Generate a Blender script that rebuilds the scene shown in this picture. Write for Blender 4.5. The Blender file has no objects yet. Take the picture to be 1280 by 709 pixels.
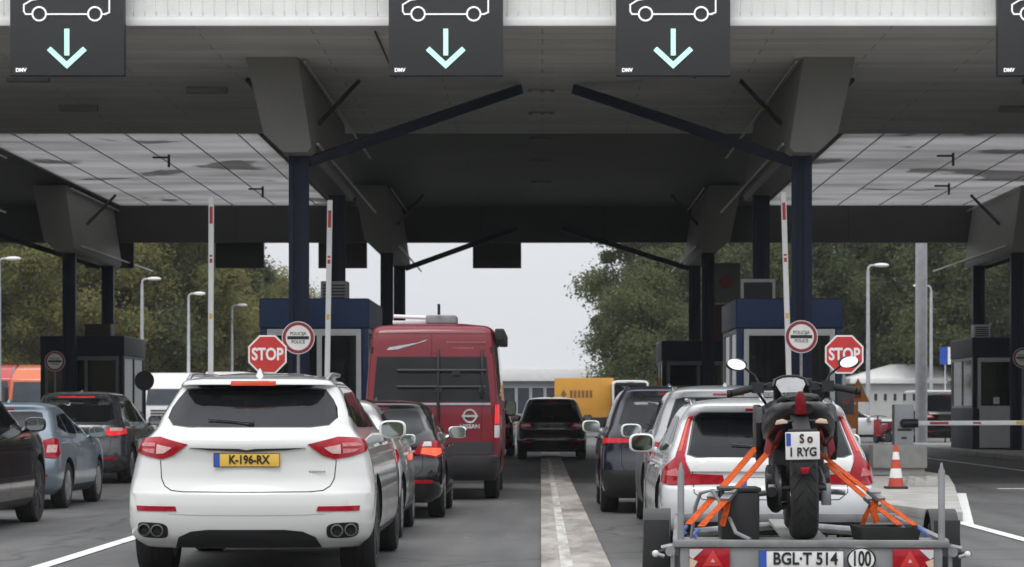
import bpy, bmesh, math, random
import numpy as np
from mathutils import Vector, Matrix
R = math.radians
random.seed(7)
scn = bpy.context.scene
col = scn.collection

# ------------------------------------------------------------------ camera, sky, sun, exposure
F, HX, HY, EYE = 3100.0, 678.0, 512.0, 1.33          # focal length and vanishing point in photo pixels, eye height
cam = bpy.data.cameras.new('camera')
cam.sensor_width = 36
cam.lens = F / 1280 * 36
cam.shift_x = (640 - HX) / 1280
cam.shift_y = (HY - 354.5) / 1280
cam.clip_start, cam.clip_end = 0.5, 5000
cam.dof.use_dof = True
cam.dof.focus_distance = 19.0
cam.dof.aperture_fstop = 7.1
cam_o = bpy.data.objects.new('camera', cam)
cam_o.location = (0, 0, EYE)
cam_o.rotation_euler = (R(90), 0, 0)
col.objects.link(cam_o)
scn.camera = cam_o

SUN_EL, SUN_ROT = R(58), R(196)                       # high soft sun behind the camera, thin overcast
w = bpy.data.worlds.new('World')
scn.world = w
w.use_nodes = True
nt = w.node_tree
for n in list(nt.nodes): nt.nodes.remove(n)
sky = nt.nodes.new('ShaderNodeTexSky')
sky.sky_type = 'NISHITA'
sky.sun_disc = False
sky.sun_elevation, sky.sun_rotation = SUN_EL, SUN_ROT
sky.air_density, sky.dust_density, sky.ozone_density = 1.0, 6.0, 1.0
hs = nt.nodes.new('ShaderNodeHueSaturation')
hs.inputs['Saturation'].default_value = 0.16
bg = nt.nodes.new('ShaderNodeBackground')
bg.inputs['Strength'].default_value = 0.10
wo = nt.nodes.new('ShaderNodeOutputWorld')
nt.links.new(sky.outputs[0], hs.inputs['Color'])
# the cloud layer: an even overcast, brighter overhead than at the horizon
wtc = nt.nodes.new('ShaderNodeTexCoord'); wsx = nt.nodes.new('ShaderNodeSeparateXYZ')
wmr = nt.nodes.new('ShaderNodeMapRange'); wmr.inputs['To Min'].default_value, wmr.inputs['To Max'].default_value = 7.8, 17.5
wcl = nt.nodes.new('ShaderNodeMixRGB'); wcl.blend_type = 'MULTIPLY'; wcl.inputs['Fac'].default_value = 1
wcl.inputs[1].default_value = (0.975, 1.0, 1.05, 1)
wmx = nt.nodes.new('ShaderNodeMixRGB'); wmx.inputs['Fac'].default_value = 0.88
nt.links.new(wtc.outputs['Generated'], wsx.inputs[0]); nt.links.new(wsx.outputs['Z'], wmr.inputs['Value'])
nt.links.new(wmr.outputs['Result'], wcl.inputs[2])
wnz = nt.nodes.new('ShaderNodeTexNoise'); wnz.inputs['Scale'].default_value = 3.0; wnz.inputs['Detail'].default_value = 4
wmp = nt.nodes.new('ShaderNodeMapping'); wmp.inputs['Scale'].default_value = (1, 1, 4)
wm2 = nt.nodes.new('ShaderNodeMapRange'); wm2.inputs['To Min'].default_value, wm2.inputs['To Max'].default_value = 0.88, 1.12
wm3 = nt.nodes.new('ShaderNodeMixRGB'); wm3.blend_type = 'MULTIPLY'; wm3.inputs['Fac'].default_value = 1
nt.links.new(wtc.outputs['Generated'], wmp.inputs['Vector']); nt.links.new(wmp.outputs['Vector'], wnz.inputs['Vector']); nt.links.new(wnz.outputs['Fac'], wm2.inputs['Value'])
nt.links.new(wcl.outputs[0], wm3.inputs[1]); nt.links.new(wm2.outputs['Result'], wm3.inputs[2])
nt.links.new(hs.outputs[0], wmx.inputs[1]); nt.links.new(wm3.outputs[0], wmx.inputs[2])
nt.links.new(wmx.outputs[0], bg.inputs['Color'])
nt.links.new(bg.outputs[0], wo.inputs['Surface'])

sl = bpy.data.lights.new('sun', 'SUN')
sl.energy = 0.9
sl.angle = R(20)
sl.color = (1.0, 0.97, 0.93)
so = bpy.data.objects.new('sun', sl)
sd = Vector((math.sin(SUN_ROT) * math.cos(SUN_EL), math.cos(SUN_ROT) * math.cos(SUN_EL), math.sin(SUN_EL)))
so.rotation_euler = (-sd).to_track_quat('-Z', 'Y').to_euler()
so.location = (0, -20, 40)
col.objects.link(so)
scn.view_settings.view_transform = 'Standard'
scn.view_settings.look = 'None'
scn.view_settings.exposure = 0.1
scn.view_settings.gamma = 1.0
scn.cycles.max_bounces = 7
scn.cycles.diffuse_bounces = 4
scn.cycles.transparent_max_bounces = 12
try: scn.cycles.use_denoising = True
except Exception: pass

# ------------------------------------------------------------------ materials
def new_mat(name):
    m = bpy.data.materials.new(name)
    m.use_nodes = True
    return m, m.node_tree, m.node_tree.nodes['Principled BSDF']

def mat(name, c, rough=0.6, metal=0.0, var=0.12, scale=6.0, bump=0.0, coat=0.0, spec=0.5, emit=None, estr=1.0, rvar=0.1, coords='Object'):
    m, t, p = new_mat(name)
    c = (c[0], c[1], c[2], 1)
    p.inputs['Roughness'].default_value = rough
    p.inputs['Metallic'].default_value = metal
    p.inputs['Specular IOR Level'].default_value = spec
    if coat:
        p.inputs['Coat Weight'].default_value = coat
        p.inputs['Coat Roughness'].default_value = 0.04
    tc = t.nodes.new('ShaderNodeTexCoord')
    nz = t.nodes.new('ShaderNodeTexNoise')
    nz.inputs['Scale'].default_value = scale
    nz.inputs['Detail'].default_value = 6
    t.links.new(tc.outputs[coords], nz.inputs['Vector'])
    rp = t.nodes.new('ShaderNodeValToRGB')
    rp.color_ramp.elements[0].position, rp.color_ramp.elements[1].position = 0.3, 0.7
    rp.color_ramp.elements[0].color = (c[0] * (1 - var), c[1] * (1 - var), c[2] * (1 - var), 1)
    rp.color_ramp.elements[1].color = (min(1, c[0] * (1 + var)), min(1, c[1] * (1 + var)), min(1, c[2] * (1 + var)), 1)
    t.links.new(nz.outputs['Fac'], rp.inputs['Fac'])
    t.links.new(rp.outputs['Color'], p.inputs['Base Color'])
    if rvar:
        mr = t.nodes.new('ShaderNodeMapRange')
        mr.inputs['To Min'].default_value = max(0.0, rough - rvar)
        mr.inputs['To Max'].default_value = min(1.0, rough + rvar)
        t.links.new(nz.outputs['Fac'], mr.inputs['Value'])
        t.links.new(mr.outputs['Result'], p.inputs['Roughness'])
    if bump:
        bn = t.nodes.new('ShaderNodeBump')
        bn.inputs['Strength'].default_value = bump
        bn.inputs['Distance'].default_value = 0.01
        t.links.new(nz.outputs['Fac'], bn.inputs['Height'])
        t.links.new(bn.outputs['Normal'], p.inputs['Normal'])
    if emit:
        p.inputs['Emission Color'].default_value = (emit[0], emit[1], emit[2], 1)
        p.inputs['Emission Strength'].default_value = estr
    return m

def paint(name, c, rough=0.32, metal=0.0, dirt=0.10, coat=0.7):
    """car paint with clear coat and a film of road dust thickening low on the flanks in blotches"""
    m, t, p = new_mat(name)
    p.inputs['Coat Weight'].default_value = coat
    p.inputs['Coat Roughness'].default_value = 0.05
    p.inputs['Metallic'].default_value = metal
    tc = t.nodes.new('ShaderNodeTexCoord')
    nz = t.nodes.new('ShaderNodeTexNoise')
    nz.inputs['Scale'].default_value = 3.5
    nz.inputs['Detail'].default_value = 8
    nz.inputs['Roughness'].default_value = 0.65
    t.links.new(tc.outputs['Object'], nz.inputs['Vector'])
    rp = t.nodes.new('ShaderNodeValToRGB')
    rp.color_ramp.elements[0].position, rp.color_ramp.elements[1].position = 0.42, 0.78
    rp.color_ramp.elements[0].color = (0, 0, 0, 1)
    rp.color_ramp.elements[1].color = (dirt * 2.2, dirt * 2.2, dirt * 2.2, 1)
    t.links.new(nz.outputs['Fac'], rp.inputs['Fac'])
    mx = t.nodes.new('ShaderNodeMixRGB')
    mx.inputs[1].default_value = (c[0], c[1], c[2], 1)
    mx.inputs[2].default_value = (0.20, 0.18, 0.16, 1)
    t.links.new(rp.outputs['Color'], mx.inputs['Fac'])
    t.links.new(mx.outputs['Color'], p.inputs['Base Color'])
    mr = t.nodes.new('ShaderNodeMapRange')
    mr.inputs['To Min'].default_value, mr.inputs['To Max'].default_value = max(0.05, rough - 0.05), rough + 0.10
    t.links.new(nz.outputs['Fac'], mr.inputs['Value'])
    t.links.new(mr.outputs['Result'], p.inputs['Roughness'])
    return m

def asphalt_mat(name='asphalt', k=1.0):
    m, t, p = new_mat(name)
    tc = t.nodes.new('ShaderNodeTexCoord')
    big = t.nodes.new('ShaderNodeTexNoise'); big.inputs['Scale'].default_value = 0.35; big.inputs['Detail'].default_value = 5
    fine = t.nodes.new('ShaderNodeTexNoise'); fine.inputs['Scale'].default_value = 60; fine.inputs['Detail'].default_value = 3
    mp = t.nodes.new('ShaderNodeMapping'); mp.inputs['Scale'].default_value = (1.6, 0.12, 1)
    st = t.nodes.new('ShaderNodeTexNoise'); st.inputs['Scale'].default_value = 1.3; st.inputs['Detail'].default_value = 6
    vo = t.nodes.new('ShaderNodeTexVoronoi'); vo.inputs['Scale'].default_value = 1.1
    for n in (big, fine, vo): t.links.new(tc.outputs['Object'], n.inputs['Vector'])
    t.links.new(tc.outputs['Object'], mp.inputs['Vector']); t.links.new(mp.outputs['Vector'], st.inputs['Vector'])
    r1 = t.nodes.new('ShaderNodeValToRGB')
    r1.color_ramp.elements[0].position, r1.color_ramp.elements[1].position = 0.3, 0.72
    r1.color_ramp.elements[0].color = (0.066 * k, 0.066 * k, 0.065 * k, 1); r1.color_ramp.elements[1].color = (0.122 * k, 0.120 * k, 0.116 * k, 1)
    t.links.new(st.outputs['Fac'], r1.inputs['Fac'])
    r2 = t.nodes.new('ShaderNodeValToRGB')
    r2.color_ramp.elements[0].position, r2.color_ramp.elements[1].position = 0.25, 0.75
    r2.color_ramp.elements[0].color = (0.65, 0.65, 0.65, 1); r2.color_ramp.elements[1].color = (1.25, 1.25, 1.25, 1)
    t.links.new(fine.outputs['Fac'], r2.inputs['Fac'])
    mu = t.nodes.new('ShaderNodeMixRGB'); mu.blend_type = 'MULTIPLY'; mu.inputs['Fac'].default_value = 1
    t.links.new(r1.outputs['Color'], mu.inputs[1]); t.links.new(r2.outputs['Color'], mu.inputs[2])
    r3 = t.nodes.new('ShaderNodeValToRGB')                      # dropped scraps and chewing-gum spots
    r3.color_ramp.elements[0].position, r3.color_ramp.elements[1].position = 0.022, 0.034
    r3.color_ramp.elements[0].color = (1, 1, 1, 1); r3.color_ramp.elements[1].color = (0, 0, 0, 1)
    t.links.new(vo.outputs['Distance'], r3.inputs['Fac'])
    mx = t.nodes.new('ShaderNodeMixRGB'); mx.inputs[2].default_value = (0.32, 0.31, 0.29, 1)
    t.links.new(r3.outputs['Color'], mx.inputs['Fac']); t.links.new(mu.outputs['Color'], mx.inputs[1])
    wn = t.nodes.new('ShaderNodeTexNoise'); wn.inputs['Scale'].default_value = 0.9; wn.inputs['Detail'].default_value = 5
    wa = t.nodes.new('ShaderNodeMixRGB'); wa.blend_type = 'LINEAR_LIGHT'; wa.inputs['Fac'].default_value = 0.35
    t.links.new(tc.outputs['Object'], wn.inputs['Vector']); t.links.new(tc.outputs['Object'], wa.inputs[1]); t.links.new(wn.outputs['Color'], wa.inputs[2])
    cr = t.nodes.new('ShaderNodeTexVoronoi'); cr.feature = 'DISTANCE_TO_EDGE'; cr.inputs['Scale'].default_value = 0.22
    t.links.new(wa.outputs['Color'], cr.inputs['Vector'])
    r4 = t.nodes.new('ShaderNodeValToRGB'); r4.color_ramp.elements[0].position, r4.color_ramp.elements[1].position = 0.004, 0.010
    r4.color_ramp.elements[0].color = (0.62, 0.62, 0.62, 1); r4.color_ramp.elements[1].color = (1, 1, 1, 1)
    t.links.new(cr.outputs['Distance'], r4.inputs['Fac'])
    on = t.nodes.new('ShaderNodeTexNoise'); on.inputs['Scale'].default_value = 1.7; on.inputs['Detail'].default_value = 4
    t.links.new(tc.outputs['Object'], on.inputs['Vector'])
    r5 = t.nodes.new('ShaderNodeValToRGB'); r5.color_ramp.elements[0].position, r5.color_ramp.elements[1].position = 0.32, 0.42     # oil drips
    r5.color_ramp.elements[0].color = (0.80, 0.80, 0.80, 1); r5.color_ramp.elements[1].color = (1, 1, 1, 1)
    t.links.new(on.outputs['Fac'], r5.inputs['Fac'])
    m4 = t.nodes.new('ShaderNodeMixRGB'); m4.blend_type = 'MULTIPLY'; m4.inputs['Fac'].default_value = 1
    m5 = t.nodes.new('ShaderNodeMixRGB'); m5.blend_type = 'MULTIPLY'; m5.inputs['Fac'].default_value = 1
    t.links.new(mx.outputs['Color'], m4.inputs[1]); t.links.new(r4.outputs['Color'], m4.inputs[2])
    t.links.new(m4.outputs['Color'], m5.inputs[1]); t.links.new(r5.outputs['Color'], m5.inputs[2])
    t.links.new(m5.outputs['Color'], p.inputs['Base Color'])
    mr = t.nodes.new('ShaderNodeMapRange'); mr.inputs['To Min'].default_value, mr.inputs['To Max'].default_value = 0.55, 0.9
    t.links.new(big.outputs['Fac'], mr.inputs['Value']); t.links.new(mr.outputs['Result'], p.inputs['Roughness'])
    bn = t.nodes.new('ShaderNodeBump'); bn.inputs['Strength'].default_value = 0.35; bn.inputs['Distance'].default_value = 0.006
    t.links.new(fine.outputs['Fac'], bn.inputs['Height']); t.links.new(bn.outputs['Normal'], p.inputs['Normal'])
    return m

def worn_mat(name, c, under, lo=0.36, hi=0.52, scale=3.0, stretch=(1, 1, 1), rough=0.7):
    """a painted or cast surface worn through in patches"""
    m, t, p = new_mat(name)
    p.inputs['Roughness'].default_value = rough
    tc = t.nodes.new('ShaderNodeTexCoord')
    mp = t.nodes.new('ShaderNodeMapping'); mp.inputs['Scale'].default_value = stretch
    nz = t.nodes.new('ShaderNodeTexNoise'); nz.inputs['Scale'].default_value = scale; nz.inputs['Detail'].default_value = 9; nz.inputs['Roughness'].default_value = 0.7
    t.links.new(tc.outputs['Object'], mp.inputs['Vector']); t.links.new(mp.outputs['Vector'], nz.inputs['Vector'])
    rp = t.nodes.new('ShaderNodeValToRGB')
    rp.color_ramp.elements[0].position, rp.color_ramp.elements[1].position = lo, hi
    rp.color_ramp.elements[0].color = (*under, 1); rp.color_ramp.elements[1].color = (*c, 1)
    t.links.new(nz.outputs['Fac'], rp.inputs['Fac']); t.links.new(rp.outputs['Color'], p.inputs['Base Color'])
    return m

def glass_mat(name, tint=(0.05, 0.055, 0.06), clear=0.45, ior=1.5):
    m, t, p = new_mat(name)
    p.inputs['Base Color'].default_value = (*[c * 0.3 for c in tint], 1)
    p.inputs['Roughness'].default_value = 0.03
    p.inputs['IOR'].default_value = ior
    tr = t.nodes.new('ShaderNodeBsdfTransparent')
    tr.inputs['Color'].default_value = (0.75, 0.8, 0.8, 1)
    mx = t.nodes.new('ShaderNodeMixShader'); mx.inputs['Fac'].default_value = 1 - clear
    t.links.new(tr.outputs[0], mx.inputs[1]); t.links.new(p.outputs[0], mx.inputs[2])
    t.links.new(mx.outputs[0], t.nodes['Material Output'].inputs['Surface'])
    return m

def skylight_mat():
    """milky fibreglass roof sheet, water-stained, lit through from above"""
    m, t, p = new_mat('milky_sheet')
    tc = t.nodes.new('ShaderNodeTexCoord')
    mp = t.nodes.new('ShaderNodeMapping'); mp.inputs['Scale'].default_value = (0.10, 0.42, 1)
    nz = t.nodes.new('ShaderNodeTexNoise'); nz.inputs['Scale'].default_value = 1.6; nz.inputs['Detail'].default_value = 10; nz.inputs['Distortion'].default_value = 0.3
    n2 = t.nodes.new('ShaderNodeTexNoise'); n2.inputs['Scale'].default_value = 0.26; n2.inputs['Detail'].default_value = 10; n2.inputs['Distortion'].default_value = 0.6
    t.links.new(tc.outputs['Object'], mp.inputs['Vector']); t.links.new(mp.outputs['Vector'], nz.inputs['Vector'])
    t.links.new(tc.outputs['Object'], n2.inputs['Vector'])
    r1 = t.nodes.new('ShaderNodeValToRGB'); r1.color_ramp.elements[0].position, r1.color_ramp.elements[1].position = 0.30, 0.62
    r1.color_ramp.elements[0].color = (0.17, 0.166, 0.162, 1); r1.color_ramp.elements[1].color = (0.42, 0.41, 0.41, 1)
    r2 = t.nodes.new('ShaderNodeValToRGB'); r2.color_ramp.elements[0].position, r2.color_ramp.elements[1].position = 0.375, 0.41
    r2.color_ramp.elements[0].color = (0.30, 0.29, 0.28, 1); r2.color_ramp.elements[1].color = (1, 1, 1, 1)
    t.links.new(nz.outputs['Fac'], r1.inputs['Fac']); t.links.new(n2.outputs['Fac'], r2.inputs['Fac'])
    mu = t.nodes.new('ShaderNodeMixRGB'); mu.blend_type = 'MULTIPLY'; mu.inputs['Fac'].default_value = 1
    t.links.new(r1.outputs['Color'], mu.inputs[1]); t.links.new(r2.outputs['Color'], mu.inputs[2])
    tl = t.nodes.new('ShaderNodeBsdfTranslucent'); t.links.new(mu.outputs['Color'], tl.inputs['Color'])
    t.links.new(mu.outputs['Color'], p.inputs['Base Color']); p.inputs['Roughness'].default_value = 0.5
    mx = t.nodes.new('ShaderNodeMixShader'); mx.inputs['Fac'].default_value = 0.55
    t.links.new(tl.outputs[0], mx.inputs[1]); t.links.new(p.outputs[0], mx.inputs[2])
    t.links.new(mx.outputs[0], t.nodes['Material Output'].inputs['Surface'])
    return m

def leaf_mat(name, cols):
    m, t, p = new_mat(name)
    g = t.nodes.new('ShaderNodeNewGeometry')
    oi = t.nodes.new('ShaderNodeObjectInfo')
    tc = t.nodes.new('ShaderNodeTexCoord')
    nz = t.nodes.new('ShaderNodeTexNoise'); nz.inputs['Scale'].default_value = 0.55; nz.inputs['Detail'].default_value = 3
    t.links.new(tc.outputs['Object'], nz.inputs['Vector'])
    a = t.nodes.new('ShaderNodeMath'); a.operation = 'MULTIPLY_ADD'; a.inputs[1].default_value = 0.45; a.inputs[2].default_value = -0.25
    t.links.new(g.outputs['Random Per Island'], a.inputs[0])
    b = t.nodes.new('ShaderNodeMath'); b.operation = 'ADD'
    t.links.new(a.outputs[0], b.inputs[0]); t.links.new(nz.outputs['Fac'], b.inputs[1])
    c = t.nodes.new('ShaderNodeMath'); c.operation = 'MULTIPLY_ADD'; c.inputs[1].default_value = 0.3; 
    t.links.new(oi.outputs['Random'], c.inputs[0]); t.links.new(b.outputs[0], c.inputs[2])
    rp = t.nodes.new('ShaderNodeValToRGB')
    while len(rp.color_ramp.elements) < len(cols): rp.color_ramp.elements.new(0.5)
    for i, cc in enumerate(cols):
        rp.color_ramp.elements[i].position = 0.15 + 0.8 * i / (len(cols) - 1)
        rp.color_ramp.elements[i].color = (*cc, 1)
    t.links.new(c.outputs[0], rp.inputs['Fac'])
    t.links.new(rp.outputs['Color'], p.inputs['Base Color'])
    p.inputs['Roughness'].default_value = 0.75
    p.inputs['Specular IOR Level'].default_value = 0.12
    tl = t.nodes.new('ShaderNodeBsdfTranslucent'); t.links.new(rp.outputs['Color'], tl.inputs['Color'])
    mx = t.nodes.new('ShaderNodeMixShader'); mx.inputs['Fac'].default_value = 0.5
    t.links.new(p.outputs[0], mx.inputs[1]); t.links.new(tl.outputs[0], mx.inputs[2])
    t.links.new(mx.outputs[0], t.nodes['Material Output'].inputs['Surface'])
    return m

M = {}
M['asphalt'] = asphalt_mat()
M['shaded_asphalt'] = asphalt_mat('shaded_asphalt', 0.38)  # copy of the asphalt, darkened to stand in for canopy shade
M['grass'] = mat('verge_grass', (0.06, 0.075, 0.03), 0.9, var=0.4, scale=3)
M['concrete'] = mat('concrete', (0.36, 0.35, 0.33), 0.85, var=0.22, scale=2.2, bump=0.3)
M['concrete_grey'] = mat('grey_concrete', (0.22, 0.22, 0.21), 0.85, var=0.2, scale=3, bump=0.2)
M['strip'] = worn_mat('worn_concrete_strip', (0.40, 0.375, 0.34), (0.15, 0.13, 0.11), 0.36, 0.60, 1.1, (1.6, 0.35, 1))
M['strip_paint'] = worn_mat('worn_strip_paint', (0.58, 0.57, 0.54), (0.30, 0.275, 0.24), 0.38, 0.60, 2.0, (1.8, 0.4, 1))
M['road_paint'] = worn_mat('road_paint', (0.72, 0.72, 0.70), (0.30, 0.30, 0.29), 0.30, 0.44, 4.0)
M['soffit'] = mat('soffit_sheet', (0.40, 0.395, 0.375), 0.62, var=0.10, scale=0.6, spec=0.3)
M['soffit_dark'] = mat('dark_soffit_sheet', (0.17, 0.172, 0.165), 0.65, var=0.12, scale=0.5, spec=0.3)
def add_joints(m, sx, sy, dark=0.84):
    t = m.node_tree; p = t.nodes['Principled BSDF']
    src = p.inputs['Base Color'].links[0].from_socket
    tc = t.nodes.new('ShaderNodeTexCoord'); br = t.nodes.new('ShaderNodeTexBrick')
    br.inputs['Scale'].default_value = 1.0; br.inputs['Brick Width'].default_value = sx; br.inputs['Row Height'].default_value = sy
    br.inputs['Mortar Size'].default_value = 0.012; br.inputs['Color1'].default_value = (1, 1, 1, 1); br.inputs['Color2'].default_value = (0.93, 0.93, 0.93, 1); br.inputs['Mortar'].default_value = (dark - 0.3, dark - 0.3, dark - 0.3, 1)
    mp = t.nodes.new('ShaderNodeMapping'); mp.inputs['Scale'].default_value = (0.12, 1.4, 1)
    nz = t.nodes.new('ShaderNodeTexNoise'); nz.inputs['Scale'].default_value = 1.2; nz.inputs['Detail'].default_value = 8
    rp = t.nodes.new('ShaderNodeValToRGB'); rp.color_ramp.elements[0].position, rp.color_ramp.elements[1].position = 0.3, 0.62
    rp.color_ramp.elements[0].color = (dark, dark * 0.985, dark * 0.96, 1); rp.color_ramp.elements[1].color = (1, 1, 1, 1)
    t.links.new(tc.outputs['Object'], br.inputs['Vector']); t.links.new(tc.outputs['Object'], mp.inputs['Vector']); t.links.new(mp.outputs['Vector'], nz.inputs['Vector']); t.links.new(nz.outputs['Fac'], rp.inputs['Fac'])
    a = t.nodes.new('ShaderNodeMixRGB'); a.blend_type = 'MULTIPLY'; a.inputs['Fac'].default_value = 1
    b = t.nodes.new('ShaderNodeMixRGB'); b.blend_type = 'MULTIPLY'; b.inputs['Fac'].default_value = 1
    t.links.new(src, a.inputs[1]); t.links.new(br.outputs['Color'], a.inputs[2]); t.links.new(a.outputs['Color'], b.inputs[1]); t.links.new(rp.outputs['Color'], b.inputs[2])
    t.links.new(b.outputs['Color'], p.inputs['Base Color'])
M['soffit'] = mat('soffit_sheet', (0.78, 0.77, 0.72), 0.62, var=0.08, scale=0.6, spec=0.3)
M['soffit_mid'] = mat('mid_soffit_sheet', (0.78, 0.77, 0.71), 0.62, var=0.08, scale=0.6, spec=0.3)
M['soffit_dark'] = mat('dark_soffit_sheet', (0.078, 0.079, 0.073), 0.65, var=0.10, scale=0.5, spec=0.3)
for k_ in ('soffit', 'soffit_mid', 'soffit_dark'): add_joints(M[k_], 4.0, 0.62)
M['bracket'] = mat('bracket_sheet', (0.24, 0.235, 0.22), 0.6, var=0.08, scale=1.0, spec=0.3)
M['fascia'] = mat('white_profiled_sheet', (0.84, 0.84, 0.82), 0.45, var=0.05, scale=2)
M['navy'] = mat('navy_steel', (0.007, 0.013, 0.036), 0.5, var=0.15, scale=2, spec=0.25)
M['blue'] = mat('blue_panel', (0.012, 0.036, 0.105), 0.45, var=0.10, scale=1.5, spec=0.3)
M['galv'] = mat('galvanised_steel', (0.26, 0.265, 0.27), 0.45, metal=0.6, var=0.18, scale=9)
M['galv_matt'] = mat('dull_galvanised', (0.25, 0.255, 0.26), 0.6, metal=0.2, var=0.15, scale=7)
M['pole'] = mat('pole_grey', (0.42, 0.43, 0.45), 0.55, metal=0.2, var=0.12, scale=4)
M['frame_white'] = mat('white_frame', (0.55, 0.56, 0.56), 0.5, var=0.05)
M['white'] = mat('white_paint', (0.86, 0.86, 0.85), 0.4, var=0.04, scale=3)
M['sign_white'] = mat('sign_white', (0.78, 0.77, 0.75), 0.4, var=0.06)
M['sign_red'] = mat('sign_red', (0.52, 0.030, 0.028), 0.38, var=0.08)
M['sign_darkred'] = mat('sign_ring_red', (0.26, 0.02, 0.03), 0.4, var=0.08)
M['sign_black'] = mat('sign_black', (0.012, 0.012, 0.014), 0.5, var=0.2)
M['panel_dark'] = mat('dark_sign_panel', (0.030, 0.030, 0.033), 0.55, var=0.06, scale=1.5)
M['led_white'] = mat('led_white', (0.7, 0.7, 0.7), 0.4, var=0.02, emit=(0.95, 0.95, 0.95), estr=0.55)
M['led_mint'] = mat('led_mint', (0.4, 0.7, 0.6), 0.4, var=0.02, emit=(0.50, 0.93, 0.77), estr=0.74)
M['black'] = mat('black_plastic', (0.014, 0.014, 0.015), 0.5, var=0.25, scale=8)
M['black_gloss'] = mat('black_gloss', (0.008, 0.008, 0.009), 0.12, var=0.2, coat=0.6, rvar=0.05)
M['bike_black'] = mat('satin_black', (0.007, 0.007, 0.008), 0.32, var=0.3, scale=7, spec=0.35)
M['lamp_deep'] = mat('deep_red_lamp', (0.16, 0.003, 0.008), 0.25, var=0.3, scale=30, spec=0.3)
M['rubber'] = mat('rubber', (0.018, 0.018, 0.018), 0.8, var=0.3, scale=14, bump=0.2)
M['rim'] = mat('alloy_rim', (0.42, 0.43, 0.45), 0.3, metal=0.85, var=0.12)
M['rim_dark'] = mat('dark_rim', (0.05, 0.05, 0.055), 0.35, metal=0.6, var=0.15)
M['exhaust_steel'] = mat('exhaust_steel', (0.16, 0.16, 0.16), 0.25, metal=0.9, var=0.2)
M['arch'] = mat('arch_liner', (0.010, 0.010, 0.010), 0.9, var=0.3)
M['glass'] = mat('tinted_glass', (0.010, 0.012, 0.015), 0.03, var=0.1, rvar=0.015, spec=0.35)
M['glass_grey'] = mat('grey_glass', (0.045, 0.052, 0.066), 0.05, var=0.25, scale=1.4, rvar=0.02, spec=0.35)
M['van_glass'] = mat('van_glass', (0.014, 0.015, 0.015), 0.05, var=0.3, scale=1.4, rvar=0.03, spec=0.3)
M['glass_purple'] = mat('violet_tinted_glass', (0.022, 0.024, 0.036), 0.06, var=0.25, scale=1.4, rvar=0.02, spec=0.35)
M['booth_glass'] = glass_mat('booth_glass')
M['car_glass'] = glass_mat('car_glass', (0.02, 0.022, 0.024), 0.34, 1.28)
M['privacy_glass'] = glass_mat('privacy_glass', (0.03, 0.033, 0.04), 0.36)
M['trim_dark'] = mat('dark_cabin_trim', (0.022, 0.022, 0.024), 0.85, var=0.2)
M['seat_cloth'] = mat('seat_cloth', (0.035, 0.035, 0.038), 0.85, var=0.25, scale=9)
M['chrome'] = mat('chrome', (0.75, 0.75, 0.76), 0.14, metal=1.0, var=0.05, rvar=0.05)
M['lamp_red'] = mat('lamp_red', (0.34, 0.004, 0.014), 0.16, var=0.25, scale=24, coat=0.25, rvar=0.05, spec=0.3)
M['lamp_dim'] = mat('dim_brake_lamp', (0.45, 0.05, 0.03), 0.25, var=0.1, emit=(1.0, 0.16, 0.08), estr=0.22)
M['lamp_rose'] = mat('lamp_rose', (0.58, 0.17, 0.18), 0.2, var=0.2, scale=26, coat=0.2, spec=0.3)
M['lamp_pale'] = mat('lamp_pale', (0.70, 0.44, 0.43), 0.22, var=0.2, scale=26, coat=0.2, rvar=0.05, spec=0.3)
M['lamp_lit'] = mat('lit_brake_lamp', (0.5, 0.02, 0.02), 0.2, var=0.1, emit=(1.0, 0.03, 0.05), estr=0.42)
M['lamp_lit_soft'] = mat('soft_lit_lamp', (0.45, 0.01, 0.02), 0.2, var=0.3, scale=18, emit=(1.0, 0.03, 0.05), estr=0.16)
M['lamp_lit_orange'] = mat('lit_lamp_orange', (0.6, 0.1, 0.05), 0.2, var=0.1, emit=(1.0, 0.16, 0.07), estr=0.55)
M['lamp_clear'] = mat('clear_lamp', (0.6, 0.6, 0.6), 0.15, var=0.15, coat=0.7)
M['amber_pale'] = mat('pale_amber_lamp', (0.62, 0.46, 0.34), 0.2, var=0.12, coat=0.6)
M['plate_yellow'] = mat('yellow_plate', (0.80, 0.50, 0.075), 0.45, var=0.06)
M['plate_blue'] = mat('plate_blue', (0.03, 0.09, 0.42), 0.45, var=0.06)
M['ink'] = mat('plate_ink', (0.012, 0.012, 0.012), 0.5, var=0.1)
M['skylight'] = skylight_mat()
M['orange'] = mat('strap_orange', (0.52, 0.085, 0.018), 0.8, var=0.30, scale=38, bump=0.3, spec=0.15)
M['strap_blue'] = mat('strap_hook_blue', (0.06, 0.13, 0.36), 0.5, var=0.2)
M['cone_orange'] = mat('cone_red', (0.50, 0.060, 0.035), 0.6, var=0.15)
M['pale_trim'] = mat('pale_trim', (0.5, 0.5, 0.5), 0.4, var=0.05)
M['car_mirror'] = mat('car_mirror', (0.30, 0.33, 0.32), 0.04, metal=1.0, var=0.02, rvar=0.01)
M['screen_grey'] = mat('flyscreen_grey', (0.34, 0.34, 0.35), 0.25, var=0.12, scale=12, spec=0.3)
M['mirror'] = mat('mirror_glass', (0.85, 0.86, 0.88), 0.03, metal=1.0, var=0.02, rvar=0.01)

# ------------------------------------------------------------------ helpers
def px(x, y, D):
    """photo pixel at depth D -> world point (used only to measure the place)"""
    return ((x - HX) * D / F, D, EYE - (y - HY) * D / F)

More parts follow.
